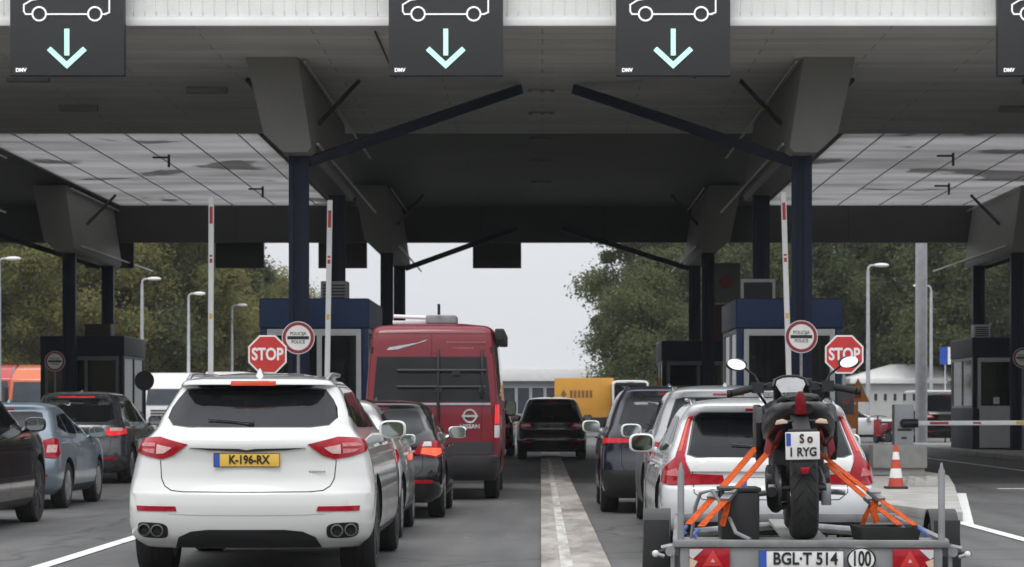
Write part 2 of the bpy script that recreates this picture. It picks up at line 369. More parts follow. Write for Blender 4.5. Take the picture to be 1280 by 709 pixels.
class MB:
    def __init__(s): s.v, s.f = [], []
    def add(s, vs, fs):
        o = len(s.v)
        s.v += [tuple(v) for v in vs]
        s.f += [tuple(i + o for i in f) for f in fs]
        return s
    def box(s, x0, x1, y0, y1, z0, z1):
        vs = [(x, y, z) for z in (z0, z1) for y in (y0, y1) for x in (x0, x1)]
        return s.add(vs, [(0, 2, 3, 1), (4, 5, 7, 6), (0, 1, 5, 4), (2, 6, 7, 3), (0, 4, 6, 2), (1, 3, 7, 5)])
    def prism(s, poly, d0, d1, axis='y'):
        """poly in (a,b); axis y: (x,z) extruded along y; x: (y,z) along x; z: (x,y) along z"""
        n = len(poly)
        mk = {'y': lambda p, d: (p[0], d, p[1]), 'x': lambda p, d: (d, p[0], p[1]), 'z': lambda p, d: (p[0], p[1], d)}[axis]
        vs = [mk(p, d0) for p in poly] + [mk(p, d1) for p in poly]
        fs = [tuple(range(n)), tuple(range(2 * n - 1, n - 1, -1))] + [(i, n + i, n + (i + 1) % n, (i + 1) % n) for i in range(n)]
        return s.add(vs, fs)
    def tube(s, pts, r, n=8, cap=True, flat=None):
        """round tube along pts; r a number or a list; flat=(width,thickness) makes a band instead"""
        P = [Vector(p) for p in pts]
        rs = r if isinstance(r, (list, tuple)) else [r] * len(P)
        vs, fs = [], []
        up = Vector((0, 0, 1))
        prev = None
        for i, p in enumerate(P):
            t = (P[min(i + 1, len(P) - 1)] - P[max(i - 1, 0)]).normalized()
            if prev is None:
                a = t.cross(up)
                if a.length < 1e-3: a = t.cross(Vector((1, 0, 0)))
            else:
                a = prev - t * prev.dot(t)
            a.normalize(); b = t.cross(a).normalized(); prev = a
            if flat:
                for (u, q) in ((-1, -1), (1, -1), (1, 1), (-1, 1)):
                    vs.append(p + a * u * flat[0] / 2 + b * q * flat[1] / 2)
            else:
                for k in range(n):
                    an = 2 * math.pi * k / n
                    vs.append(p + (a * math.cos(an) + b * math.sin(an)) * rs[i])
        m = 4 if flat else n
        for i in range(len(P) - 1):
            for k in range(m):
                fs.append((i * m + k, i * m + (k + 1) % m, (i + 1) * m + (k + 1) % m, (i + 1) * m + k))
        if cap:
            fs.append(tuple(range(m - 1, -1, -1))); fs.append(tuple((len(P) - 1) * m + k for k in range(m)))
        return s.add(vs, fs)
    def lathe(s, prof, c=(0, 0, 0), axis='z', n=28, close=False):
        """prof: list of (radius, height along axis)"""
        vs, fs = [], []
        for (r, h) in prof:
            for k in range(n):
                a = 2 * math.pi * k / n
                u, v = r * math.cos(a), r * math.sin(a)
                p = {'z': (u, v, h), 'x': (h, u, v), 'y': (u, h, v)}[axis]
                vs.append((p[0] + c[0], p[1] + c[1], p[2] + c[2]))
        L = len(prof)
        for i in range(L if close else L - 1):
            j = (i + 1) % L
            for k in range(n):
                fs.append((i * n + k, i * n + (k + 1) % n, j * n + (k + 1) % n, j * n + k))
        if not close:
            fs.append(tuple(range(n - 1, -1, -1))); fs.append(tuple((L - 1) * n + k for k in range(n)))
        return s.add(vs, fs)
    def ball(s, c, r, n=16, m=10):
        rx, ry, rz = r if isinstance(r, (tuple, list)) else (r, r, r)
        vs = [(c[0], c[1], c[2] - rz)]
        for i in range(1, m):
            a = math.pi * i / m - math.pi / 2
            for k in range(n):
                b = 2 * math.pi * k / n
                vs.append((c[0] + rx * math.cos(a) * math.cos(b), c[1] + ry * math.cos(a) * math.sin(b), c[2] + rz * math.sin(a)))
        vs.append((c[0], c[1], c[2] + rz))
        fs = [(0, 1 + (k + 1) % n, 1 + k) for k in range(n)]
        for i in range(m - 2):
            for k in range(n):
                fs.append((1 + i * n + k, 1 + i * n + (k + 1) % n, 1 + (i + 1) * n + (k + 1) % n, 1 + (i + 1) * n + k))
        t = len(vs) - 1; o = 1 + (m - 2) * n
        fs += [(o + k, o + (k + 1) % n, t) for k in range(n)]
        return s.add(vs, fs)
    def loft(s, rings, cap=True):
        n = len(rings[0]); vs, fs = [], []
        for r in rings: vs += r
        for i in range(len(rings) - 1):
            for k in range(n):
                fs.append((i * n + k, i * n + (k + 1) % n, (i + 1) * n + (k + 1) % n, (i + 1) * n + k))
        if cap:
            fs.append(tuple(range(n - 1, -1, -1))); fs.append(tuple((len(rings) - 1) * n + k for k in range(n)))
        return s.add(vs, fs)

def finish_mesh(bm, name, m, bevel=0.0, smooth=35, seg=2):
    bmesh.ops.recalc_face_normals(bm, faces=bm.faces)
    if bevel:
        es = [e for e in bm.edges if len(e.link_faces) == 2 and e.calc_face_angle(0) > R(30)]
        bmesh.ops.bevel(bm, geom=es, offset=bevel, segments=seg, profile=0.6, affect='EDGES', clamp_overlap=True)
    me = bpy.data.meshes.new(name)
    bm.to_mesh(me); bm.free()
    for mm in (m if isinstance(m, (list, tuple)) else [m]): me.materials.append(mm)
    if smooth:
        for p in me.polygons: p.use_smooth = True
        me.set_sharp_from_angle(angle=R(smooth))
    return me

def link(name, me, parent=None, label=None, cat=None, group=None, kind=None):
    o = bpy.data.objects.new(name, me)
    col.objects.link(o)
    if parent is not None: o.parent = parent
    if label: o['label'] = label
    if cat: o['category'] = cat
    if group: o['group'] = group
    if kind: o['kind'] = kind
    return o

def obj(name, mb, m, parent=None, bevel=0.0, smooth=35, seg=2, **kw):
    bm = bmesh.new()
    vs = [bm.verts.new(v) for v in mb.v]
    for f in mb.f:
        try: bm.faces.new([vs[i] for i in f])
        except ValueError: pass
    return link(name, finish_mesh(bm, name, m, bevel, smooth, seg), parent, **kw)

def empty(name, loc, label, cat, rz=0.0, group=None):
    o = bpy.data.objects.new(name, None)
    o.empty_display_size = 0.2
    o.location = loc; o.rotation_euler = (0, 0, rz)
    o['label'] = label; o['category'] = cat
    if group: o['group'] = group
    col.objects.link(o)
    return o

def copy_tree(o, parent=None):
    c = o.copy(); col.objects.link(c)
    if parent is not None: c.parent = parent
    for ch in list(o.children): copy_tree(ch, c)
    return c

def text(name, s, size, m, parent, loc, extrude=0.002, sx=1.0, bold=0.0, rot=(R(90), 0, 0), align='CENTER'):
    cu = bpy.data.curves.new(name, 'FONT')
    cu.body = s; cu.size = size; cu.extrude = extrude; cu.offset = bold
    cu.align_x = align; cu.align_y = 'CENTER'; cu.resolution_u = 4
    t = bpy.data.objects.new(name, cu); col.objects.link(t)
    dg = bpy.context.evaluated_depsgraph_get()
    me = bpy.data.meshes.new_from_object(t.evaluated_get(dg))
    bpy.data.objects.remove(t); bpy.data.curves.remove(cu)
    me.transform(Matrix.Diagonal((sx, 1, 1, 1)))
    me.materials.clear(); me.materials.append(m)
    o = link(name, me, parent)
    o.location = loc; o.rotation_euler = rot
    return o

# ------------------------------------------------------------------ the ground
def sheet(poly, z, thick=None):
    mb = MB()
    if thick: return mb.prism(poly, z - thick, z, 'z')
    return mb.add([(p[0], p[1], z) for p in poly], [tuple(range(len(poly)))])

obj('ground', sheet([(-900, -420), (900, -420), (900, 1500), (-900, 1500)], -0.03), M['grass'], kind='structure')
obj('road', sheet([(-60, -40), (60, -40), (60, 320), (-60, 320)], 0.0), M['asphalt'], kind='structure')
obj('canopy_shade_road', sheet([(-60, 44.6), (60, 44.6), (60, 92), (-60, 92)], 0.003), M['shaded_asphalt'], kind='structure')  # shade under the canopy put into the road as a darker sheet
obj('median_strip', sheet([(0.0, 4), (0.60, 4), (0.52, 48), (0.50, 78), (-0.05, 78), (-0.03, 48)], 0.035, 0.04), M['strip'], bevel=0.008, kind='structure')
obj('strip_line', sheet([(0.16, 4), (0.27, 4), (0.21, 66), (0.13, 66)], 0.039), M['strip_paint'], kind='structure')
lines = MB()
def line(pts, wd, z=0.008):
    for (a, b) in zip(pts[:-1], pts[1:]):
        a, b = Vector((*a, 0)), Vector((*b, 0)); d = (b - a).normalized(); n = Vector((-d.y, d.x, 0)) * wd / 2
        lines.add([(p.x, p.y, z) for p in (a - n, b - n, b + n, a + n)], [(0, 1, 2, 3)])
line([(-4.24, 6), (-4.22, 29.3)], 0.15)
line([(4.92, 6), (4.90, 28.6), (6.62, 39.2)], 0.15)
line([(7.6, 41.4), (12.6, 41.4)], 0.30)
line([(11.0, 30), (11.0, 36.5)], 0.15)
line([(10.35, 46), (10.6, 80)], 0.15)
line([(-10.6, 42), (-10.6, 90)], 0.15)
line([(8.15, 36.9), (9.3, 36.9)], 0.14)
line([(-0.3, 78), (-0.3, 120)], 0.12)
line([(22, 40), (22, 90)], 0.15)
obj('road_markings', lines, M['road_paint'], kind='structure')

hm = MB()
hx = [-500, -300, -160, -60, 40, 130, 260, 500]; hh = [16, 13, 15, 10, 12, 15, 12, 17]
hm.add([(x, -150 - 20 * (i % 2), 0) for i, x in enumerate(hx)] + [(x, -200, h) for x, h in zip(hx, hh)] + [(x, -300, h + 6) for x, h in zip(hx, hh)], [(i, i + 1, 8 + i + 1, 8 + i) for i in range(7)] + [(8 + i, 8 + i + 1, 16 + i + 1, 16 + i) for i in range(7)])
obj('reflection_hill', hm, M['grass'], kind='structure', smooth=0)  # unseen, added behind the camera for a dark horizon in car reflections
def island(poly):
    o = obj('traffic_island', sheet(poly, 0.13, 0.14), M['concrete'], bevel=0.02, kind='structure')
    return o
island([(4.75, 29.4), (4.95, 29.2), (6.55, 39.4), (7.45, 45.5), (7.45, 90), (3.45, 90), (3.45, 41), (4.0, 34)])
island([(-4.1, 29.6), (-4.3, 29.6), (-5.9, 39.4), (-6.15, 45.5), (-6.15, 90), (-3.25, 90), (-3.25, 41), (-3.6, 34)])
island([(12.4, 62), (15.8, 62), (15.8, 90), (12.4, 90)])
island([(-12.3, 62), (-12.3, 90), (-15.8, 90), (-15.8, 62)])

# ------------------------------------------------------------------ the canopy
CZ = 7.90                                              # ceiling height
Y0, Y1, YB = 42.5, 59.6, 81.0                          # front edge, start of the skylight bays, rear beam
can = empty('border_canopy', (0, 42.5, 0), 'broad grey canopy with white ribbed fascia spanning every lane of the checkpoint', 'canopy')
def part(name, mb, m, **kw):
    o = obj(name, mb, m, can, **kw)
    o.matrix_parent_inverse = Matrix.Translation((0, -42.5, 0))
    return o
cl = MB()
cl.box(-85, 85, Y0 + 0.02, Y0 + 6.6, CZ, CZ + 0.25)  # outer ends lengthened far out of view to cut light from the sides
part('front_soffit', cl, M['soffit'])
cl = MB(); cl.box(-85, 85, Y0 + 6.61, Y1, CZ + 0.06, CZ + 0.3)
part('soffit', cl, M['soffit_mid'])
cl = MB()
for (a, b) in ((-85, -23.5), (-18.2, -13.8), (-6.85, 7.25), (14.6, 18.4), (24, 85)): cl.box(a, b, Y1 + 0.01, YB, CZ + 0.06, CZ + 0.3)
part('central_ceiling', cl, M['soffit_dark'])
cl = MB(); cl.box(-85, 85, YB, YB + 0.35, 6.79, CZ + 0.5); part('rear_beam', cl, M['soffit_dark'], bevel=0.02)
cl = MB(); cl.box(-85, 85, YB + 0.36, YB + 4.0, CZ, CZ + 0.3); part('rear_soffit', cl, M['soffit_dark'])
cl = MB(); cl.box(-85, 85, YB + 4.0, YB + 4.2, CZ - 0.1, CZ + 1.7); part('rear_fascia', cl, M['fascia'])
cl = MB(); cl.box(-85, 85, Y0 + 0.3, Y1 - 0.1, CZ + 1.5, CZ + 1.62); part('roof_deck', cl, M['galv_matt'])
# white fascia: two rolled lips and a ribbed sheet
fa = MB()
fa.box(-85, 85, Y0 - 0.05, Y0 + 0.015, CZ, CZ + 0.115)
fa.box(-85, 85, Y0 - 0.02, Y0 + 0.015, CZ + 0.118, CZ + 0.165)
part('fascia_trim', fa, M['fascia'], bevel=0.006)
rb = MB()
prof = []
x = -60.0
while x < 60:
    prof += [(x, Y0 + 0.0), (x + 0.165, Y0 + 0.0), (x + 0.172, Y0 + 0.022), (x + 0.193, Y0 + 0.022)]
    x += 0.2
vs = [(p[0], p[1], z) for z in (CZ + 0.17, CZ + 1.75) for p in prof]
n_ = len(prof)
rb.add(vs, [(i, i + 1, n_ + i + 1, n_ + i) for i in range(n_ - 1)])
part('ribbed_fascia', rb, M['fascia'], smooth=0)
# milky skylight bays with their bars
for (a, b) in ((-23.5, -18.2), (-13.8, -6.85), (7.25, 14.6), (18.4, 24.0)):
    sk = MB(); sk.add([(a + 0.01, Y1 + 0.01, CZ + 0.10), (b - 0.01, Y1 + 0.01, CZ + 0.10), (b - 0.01, YB - 0.01, CZ + 0.10), (a + 0.01, YB - 0.01, CZ + 0.10)], [(0, 1, 2, 3)])
    part('skylight', sk, M['skylight'], smooth=0)
for (a, b) in ((-23.5, -18.2), (-13.8, -6.85), (7.25, 14.6), (18.4, 24.0)):
    x = a + 1.0
    while x < b - 0.3:
        bars = MB(); bars.box(x - 0.016, x + 0.016, Y1 + 0.01, YB - 0.01, CZ + 0.075, CZ + 0.095)
        part('glazing_bar', bars, M['pole'], smooth=0)
        x += 1.36
for (x, y) in ((-9.7, 64.4), (10.6, 64.0), (-8.3, 73.6), (11.9, 72.6)):
    stub = MB(); stub.tube([(x, y, CZ + 0.05), (x, y, CZ - 0.28)], 0.035, 8)
    stub.box(x - 0.42, x + 0.02, y - 0.03, y + 0.03, CZ - 0.05, CZ + 0.0)
    part('sprinkler_head', stub, M['black'])

def column(c, y, zt):
    mb = MB()
    mb.box(c - 0.17, c + 0.17, y - 0.14, y + 0.14, 0.13, zt)
    mb.box(c - 0.19, c - 0.10, y - 0.19, y - 0.145, 0.13, zt - 0.02)
    mb.box(c + 0.03, c + 0.19, y - 0.19, y - 0.145, 0.13, zt - 0.02)
    mb.box(c - 0.30, c + 0.30, y - 0.30, y + 0.30, 0.131, 0.17)
    part('column', mb, M['navy'], bevel=0.006)
def bracket(c, ya, yb, zb):
    sg = -1 if c < 0 else 1                            # the housing leans outward at the top
    poly = [(c + sg * 0.93, CZ), (c - sg * 0.04, CZ), (c - sg * 0.30, zb + 0.10), (c - sg * 0.22, zb), (c + sg * 0.22, zb), (c + sg * 0.60, zb + 0.34)]
    mb = MB()
    mb.loft([[(p[0], y, p[1]) for p in poly] for y in (ya, yb)])
    part('roof_bracket', mb, M['bracket'], bevel=0.02)
    # conduit runs along the housing and their stays
    pm = MB()
    x = c - sg * 0.06
    pm.tube([(x - sg * 0.10, ya + 0.1, CZ - 0.08), (x - sg * 0.10, yb + 7.0, CZ - 0.08)], 0.028, 8)
    pm.tube([(c - sg * 0.36, ya + 0.6, zb + 0.22), (c - sg * 0.36, yb + 6.0, zb + 0.22)], 0.028, 8)
    part('conduit', pm, M['pale_trim'])
    st = MB()
    st.tube([(c - sg * 0.95, ya + 3.2, CZ - 0.02), (c - sg * 0.20, ya + 2.6, CZ - 0.95)], 0.045, 6)
    part('stay', st, M['black']); st = MB()
    st.tube([(c + sg * 1.25, ya + 3.0, CZ - 0.02), (c + sg * 0.86, ya + 2.6, CZ - 0.42)], 0.06, 6)
    part('stay', st, M['black'])
for c in (-23.4, -14.0, -4.6, 4.9, 14.05, 23.5):
    column(c, 47.0, 6.2); column(c, 55.7, 6.2)
    bracket(c, 46.2, 57.0, 6.12)
    column(c, 73.5, 6.0); column(c, 80.0, 6.0)
    bracket(c, 72.6, 80.8, 5.95)
def brace(a, b, wd=0.17):
    mb = MB(); mb.tube([a, b], 0.1, flat=(wd, wd * 1.15))
    part('brace', mb, M['navy'], bevel=0.01)
brace((-4.45, 47.0, 6.02), (-0.46, 50.4, CZ - 0.06)); brace((4.75, 47.0, 6.02), (0.66, 50.4, CZ - 0.06))
brace((-4.4, 79.6, 5.85), (-0.8, 79.6, 7.15), 0.14); brace((4.7, 79.6, 5.85), (0.6, 79.6, 7.15), 0.14)
brace((-14.2, 47.0, 6.02), (-18.3, 50.4, CZ - 0.06)); brace((14.2, 47.0, 6.02), (18.3, 50.4, CZ - 0.06))
brace((-14.2, 79.6, 5.9), (-18.6, 79.6, 7.3), 0.14); brace((14.2, 79.6, 5.9), (18.6, 79.6, 7.3), 0.14)
lk = MB()
for y in (48.3, 51.3, 55.2, 60.5, 66, 72):
    lk = MB(); lk.box(-0.30, 0.26, y - 0.03, y + 0.03, CZ + 0.025, CZ + 0.055)
    for x in (-0.27, 0.0, 0.2): lk.box(x - 0.05, x + 0.05, y - 0.04, y + 0.04, CZ + 0.0, CZ + 0.024)
    part('ceiling_lamp', lk, M['bracket'])

for (x, y) in ((-10.2, 49.2), (-10.1, 54.0), (10.0, 49.5), (10.4, 54.2), (-6.9, 51.0)):
    lk = MB(); lk.box(x - 0.42, x + 0.42, y - 0.09, y + 0.09, CZ - 0.07, CZ + 0.05); part('ceiling_lamp', lk, M['bracket'], bevel=0.015)
for x in (-2.9, 3.0):
    lk = MB(); lk.tube([(x, Y0 + 0.5, CZ - 0.02), (x, Y0 + 6.5, CZ - 0.02)], 0.018, 6); part('cable', lk, M['black'])
# hanging lane signs
def tubes2d(mb, pts, y, r, closed=False):
    P = list(pts) + ([pts[0]] if closed else [])
    for a, b in zip(P[:-1], P[1:]):
        a2, b2 = Vector(a), Vector(b); d = (b2 - a2).normalized() * r * 0.9; n = Vector((-d.y, d.x)).normalized() * r
        q = [a2 - d - n, b2 + d - n, b2 + d + n, a2 - d + n]
        mb.prism([(v.x, v.y) for v in q], y, y + 0.012, 'y')
sg_ = empty('lane_sign', (0, 42.1, 7.0), '', 'sign', group='lane signs hanging from the canopy edge')
mb = MB(); mb.box(-0.97, 0.97, 0.0, 0.18, 0.0, 2.15); obj('panel', mb, M['panel_dark'], sg_, bevel=0.012)
mb = MB()
body2 = [(-0.73, 1.09), (-0.73, 1.20), (-0.60, 1.28), (-0.30, 1.33), (-0.06, 1.52), (0.55, 1.52), (0.72, 1.34), (0.72, 1.07), (0.64, 1.04)]
tubes2d(mb, body2, -0.02, 0.0125)
tubes2d(mb, [(-0.30, 1.33), (0.66, 1.33)], -0.02, 0.012)
tubes2d(mb, [(-0.73, 1.09), (-0.70, 1.04), (-0.60, 1.04)], -0.02, 0.012)
tubes2d(mb, [(-0.34, 1.04), (0.35, 1.04)], -0.02, 0.012); tubes2d(mb, [(0.60, 1.04), (0.66, 1.04)], -0.02, 0.012)
tubes2d(mb, [(0.22, 1.34), (0.22, 1.50)], -0.02, 0.012)
for cx in (-0.47, 0.475):
    ring = [(cx + 0.115 * math.cos(k * math.pi / 10), 1.045 + 0.115 * math.sin(k * math.pi / 10)) for k in range(20)]
    tubes2d(mb, ring, -0.021, 0.013, True)
obj('car_pictogram', mb, M['led_white'], sg_, smooth=0)
mb = MB()
mb.prism([(-0.040, 0.34), (0.040, 0.34), (0.040, 0.79), (-0.040, 0.79)], -0.03, 0.0)
mb.prism([(0.0, 0.115), (0.335, 0.425), (0.275, 0.485), (0.0, 0.232), (-0.275, 0.485), (-0.335, 0.425)], -0.03, 0.0)
obj('arrow', mb, M['led_mint'], sg_, smooth=0)
text('maker_mark', 'DMV', 0.085, M['led_white'], sg_, (-0.78, -0.004, 0.09), bold=0.004)
mb = MB()
for x in (-0.6, 0.6): mb.box(x - 0.04, x + 0.04, 0.19, 0.36, 1.0, 1.9)
obj('hanger', mb, M['galv_matt'], sg_)
for i, (x, lb) in enumerate(((-8.07, 'leftmost dark lane sign with car outline and mint arrow, above the steel blue hatchback'),
                             (-1.64, 'dark lane sign with car outline and mint arrow above the red camper van lane'),
                             (2.22, 'dark lane sign with car outline and mint arrow above the motorcycle trailer lane'),
                             (8.70, 'dark lane sign cut off by the right edge, above the lowered barrier lane'))):
    o = sg_ if i == 0 else copy_tree(sg_)
    o.location = (x, 42.1, 7.0); o['label'] = lb
for i, (x, lb) in enumerate(((-14.3, 'dark hanging panel under the rear beam by the leftmost dark booth'), (-10.0, 'dark hanging panel under the rear beam left of the left blue booth'), (-6.6, 'dark hanging panel under the rear beam beside the left navy column'), (-1.5, 'dark hanging panel under the rear beam above the red camper van'))):
    if i == 0:
        rs0 = empty('rear_sign', (x, 82, 6.0), lb, 'sign', group='dark panels under the rear beam')
        mb = MB(); mb.box(-0.8, 0.8, -0.1, 0.1, 0.0, 0.85); obj('panel', mb, M['panel_dark'], rs0, bevel=0.01)
        mb = MB()
        for q in (-0.6, 0.6): mb.box(q - 0.03, q + 0.03, -0.02, 0.02, 0.85, 1.9)
        obj('hanger', mb, M['black'], rs0)
    else:
        r2 = copy_tree(rs0); r2.location = (x, 82, 6.0); r2['label'] = lb

# ------------------------------------------------------------------ booths
def booth(x0, x1, y0, y1, z1, label, paintm, framem, low=1.0, split=0.55, door=False, group=None):
    t = empty('control_booth', ((x0 + x1) / 2, y0, 0.13), label, 'booth', group=group)
    hw, L, H = (x1 - x0) / 2, y1 - y0, z1 - 0.13
    zt = H - 0.60
    wl = MB()
    wl.box(-hw, hw, 0.02, L, 0.0, low)
    for sx in (-1, 1):
        for y in (0.06, L - 0.06): wl.box(sx * hw - 0.06 * (1 + sx), sx * hw + 0.06 * (1 - sx), y - 0.055, y + 0.06, low, zt)
    wl.box(-hw + 0.001, hw - 0.001, L - 0.10, L - 0.02, low, zt)
    obj('wall', wl, paintm, t, bevel=0.01)
    rf = MB(); rf.box(-hw - 0.02, hw + 0.02, 0.0, L + 0.05, zt + 0.002, H); obj('roof', rf, paintm, t, bevel=0.05, seg=3)
    a, b = -hw + 0.14, hw - 0.14
    mid = a + (b - a) * split
    fr = MB()
    fr.box(a, b, -0.02, 0.05, zt - 0.14, zt - 0.01)
    fr.box(a, b, -0.02, 0.05, low - 0.02, low + 0.06)
    for x in (a, mid - 0.04, b - 0.10): fr.box(x, x + 0.10, -0.022, 0.05, low + 0.0, zt - 0.011)
    wf = obj('window', fr, framem, t, bevel=0.008)
    gl = MB(); gl.box(a + 0.05, b - 0.05, 0.01, 0.02, low + 0.04, zt - 0.05); obj('pane', gl, M['booth_glass'], wf)
    for sx in (-1, 1):
        sf = MB(); X = sx * (hw - 0.03)
        for (p, q) in ((0.14, 0.22), (L * 0.5 - 0.04, L * 0.5 + 0.04), (L - 0.22, L - 0.14)): sf.box(X - 0.032, X + 0.032, p, q, low, zt)
        sf.box(X - 0.03, X + 0.03, 0.14, L - 0.14, low, low + 0.07); sf.box(X - 0.03, X + 0.03, 0.14, L - 0.14, zt - 0.08, zt)
        w2 = obj('window', sf, framem, t)
        g2 = MB(); g2.box(X - 0.005, X + 0.005, 0.16, L - 0.16, low + 0.02, zt - 0.02); obj('pane', g2, M['booth_glass'], w2)
    # what stands inside, seen through the glass
    ins = MB()
    ins.box(-hw + 0.1, hw - 0.1, 0.5, 1.1, low - 0.1, low + 0.02)
    ins.box(-hw + 0.15, -0.1, 0.6, 0.9, low + 0.05, low + 0.45)
    ins.box(hw * 0.5, hw - 0.1, L - 0.7, L - 0.15, 0.2, low + 0.9)
    obj('counter', ins, M['concrete_grey'], t, bevel=0.01)
    dm = MB(); dm.lathe([(0.30, -0.02), (0.31, 0.0), (0.30, 0.02)], (mid + 0.30, 0.35, zt - 0.52), 'y', 28)
    dm.tube([(mid + 0.30, 0.36, zt - 0.52), (mid + 0.30, 0.36, low)], 0.02)
    obj('round_fan', dm, M['black'], t)
    for (u, v, hh) in ((0.25, 0.12, 0.20), (0.62, 0.08, 0.26)):
        nm = MB(); xx = a + (b - a) * u; nm.box(xx - 0.09, xx + 0.09, 0.003, 0.006, low + v, low + v + hh); obj('notice', nm, M['sign_white'], t)
    mo = MB(); mo.box(-0.55, -0.15, 0.75, 0.79, low + 0.12, low + 0.42); mo.box(-0.38, -0.32, 0.77, 0.8, low, low + 0.12); obj('monitor', mo, M['black'], t, bevel=0.01)
    if door:
        d = MB(); d.box(a + 0.05, mid - 0.02, -0.05, -0.025, 0.05, low + 0.05); d.box(mid + 0.08, b - 0.04, -0.05, -0.025, 0.05, low + 0.05)
        obj('door_panel', d, framem, t, bevel=0.01)
    return t
M['maroon'] = mat('maroon_panel', (0.07, 0.012, 0.016), 0.5, var=0.15)
M['booth_grey'] = mat('grey_booth_panel', (0.16, 0.165, 0.165), 0.5, var=0.1)
booth(-5.58, -3.44, 49.0, 53.0, 3.53, 'blue booth with white window frame behind the round sign and white SUV', M['blue'], M['frame_white'])
booth(3.84, 5.92, 49.0, 52.8, 3.53, 'blue booth with white window frame behind the motorcycle', M['blue'], M['frame_white'], split=0.50)
booth(-15.1, -12.6, 74.6, 78.6, 3.55, 'dark booth at far left beyond the orange truck', M['navy'], M['booth_grey'])
booth(12.95, 15.5, 74.6, 78.6, 3.5, 'dark booth at far right with pale framed door behind the lowered barrier', M['navy'], M['frame_white'], low=1.25, split=0.52, door=True)
booth(3.6, 5.6, 74.6, 78.2, 3.4, 'low dark booth between the right rear columns and the blue booth', M['navy'], M['booth_grey'])
# cabinets standing on booth roofs
def roof_box(x, y, z, w_, h_, label, m):
    t = empty('roof_unit', (x, y, z), label, 'cooling unit')
    mb = MB(); mb.box(-w_ / 2, w_ / 2, 0, 0.5, 0, h_); obj('casing', mb, m, t, bevel=0.02)
    mb = MB()
    for k in range(5): mb.box(-w_ / 2 + 0.05, w_ / 2 - 0.05, -0.012, -0.002, 0.06 + k * (h_ - 0.1) / 5, 0.06 + (k + 0.55) * (h_ - 0.1) / 5)
    obj('grille', mb, M['black'], t)
roof_box(-4.25, 50.6, 3.53, 0.55, 0.42, 'grey cooling unit on the left blue booth roof behind the column', M['galv_matt'])
roof_box(-13.6, 75.8, 3.55, 0.8, 0.4, 'dark cooling unit on the far left booth roof', M['black'])
roof_box(13.4, 75.6, 3.5, 0.5, 0.42, 'pale cooling unit on the far right booth roof', M['frame_white'])

# white framed board behind the right column, dark board on post
t = empty('framed_notice_board', (4.66, 53.6, 0.13), 'white framed notice board on posts behind the right navy column', 'board')
mb = MB()
for x in (-0.34, 0.34): mb.box(x - 0.03, x + 0.03, -0.03, 0.03, 0.0, 3.95)
mb.box(-0.37, 0.37, -0.035, 0.035, 3.95, 4.02); obj('frame', mb, M['frame_white'], t)
mb = MB(); mb.box(-0.31, 0.31, -0.01, 0.01, 3.2, 3.94); obj('board', mb, M['black'], t)
t = empty('tall_notice_stand', (6.2, 84.0, 0.0), 'tall pale panel with dark round emblem above dark red cabinet', 'notice stand')
mb = MB(); mb.box(-0.5, 0.5, -0.05, 0.05, 4.95, 6.3); obj('upper_panel', mb, M['booth_grey'], t, bevel=0.02)
mb = MB(); mb.lathe([(0.24, -0.02), (0.24, 0.0)], (0.02, -0.051, 5.66), 'y', 24); obj('round_emblem', mb, M['sign_darkred'], t)
mb = MB(); mb.box(-0.5, 0.5, -0.05, 0.06, 0.0, 4.9); obj('lower_panel', mb, M['maroon'], t, bevel=0.02)

# ------------------------------------------------------------------ barriers
def barrier(x, y, label, raised=True, lean=0.0, L=4.25, z0=1.08, dirx=1):
    t = empty('barrier_gate', (x, y, 0.13), label, 'barrier', group='lane barriers')
    mb = MB(); mb.box(-0.19, 0.19, -0.18, 0.18, 0.0, 1.30); obj('cabinet', mb, M['pole'], t, bevel=0.02)
    mb = MB(); mb.box(-0.13, 0.15, -0.185, -0.181, 0.78, 0.82); mb.box(-0.05, 0.05, -0.186, -0.182, 0.62, 0.66); obj('service_hatch', mb, M['black'], t)
    zc = z0 - 0.13
    mb = MB()
    if raised:
        mb.lathe([(0.10, -0.28), (0.10, -0.185)], (0, 0, zc), 'y', 18); mb.box(-0.06, 0.06, -0.30, -0.20, zc - 0.1, zc + 0.35)
    else:
        mb.tube([(-0.05, -0.26, zc), (0.26, -0.26, zc)], 0.085, 12)
        mb.lathe([(0.09, -0.26), (0.09, -0.185)], (0, 0, zc), 'y', 18)
    obj('pivot', mb, M['black'], t, bevel=0.008)
    d = Vector((math.sin(lean), 0, math.cos(lean))) if raised else Vector((dirx, 0, 0.004))
    a = Vector((0, -0.26, zc)) + d * 0.24
    b = a + d * L
    nn = d.cross(Vector((0, 1, 0))).normalized() * (0.046 if not raised else 0.050); ty = Vector((0, 0.025, 0))
    mb = MB(); mb.loft([[p - nn - ty, p + nn - ty, p + nn + ty, p - nn + ty] for p in (a, b)]); am = obj('arm', mb, M['white'], t, bevel=0.012)
    dec = MB(); dec2 = MB()
    n = d.cross(Vector((0, 1, 0))).normalized()
    def mark(bm_, p, q, hw_):
        c0, c1 = a + d * p, a + d * q
        vs = [c0 - n * hw_, c1 - n * hw_, c1 + n * hw_, c0 + n * hw_]
        yy = -0.26 - 0.0265
        bm_.add([(v.x, yy, v.z) for v in vs] , [(0, 1, 2, 3)])
    if raised:
        for (p, q) in ((0.45, 0.53), (0.55, 0.60), (2.75, 2.83), (2.86, 2.90)): mark(dec, p, q, 0.026)
        mark(dec, L - 0.52, L - 0.20, 0.030); mark(dec2, 1.70, 1.80, 0.03)
    else:
        mark(dec, 0.25, 0.62, 0.025); mark(dec, 1.1, 1.26, 0.02); mark(dec2, 1.95, 2.1, 0.035)
    obj('red_mark', dec, M['sign_red'], am, smooth=0); obj('yellow_mark', dec2, M['plate_yellow'], am, smooth=0)
    return t
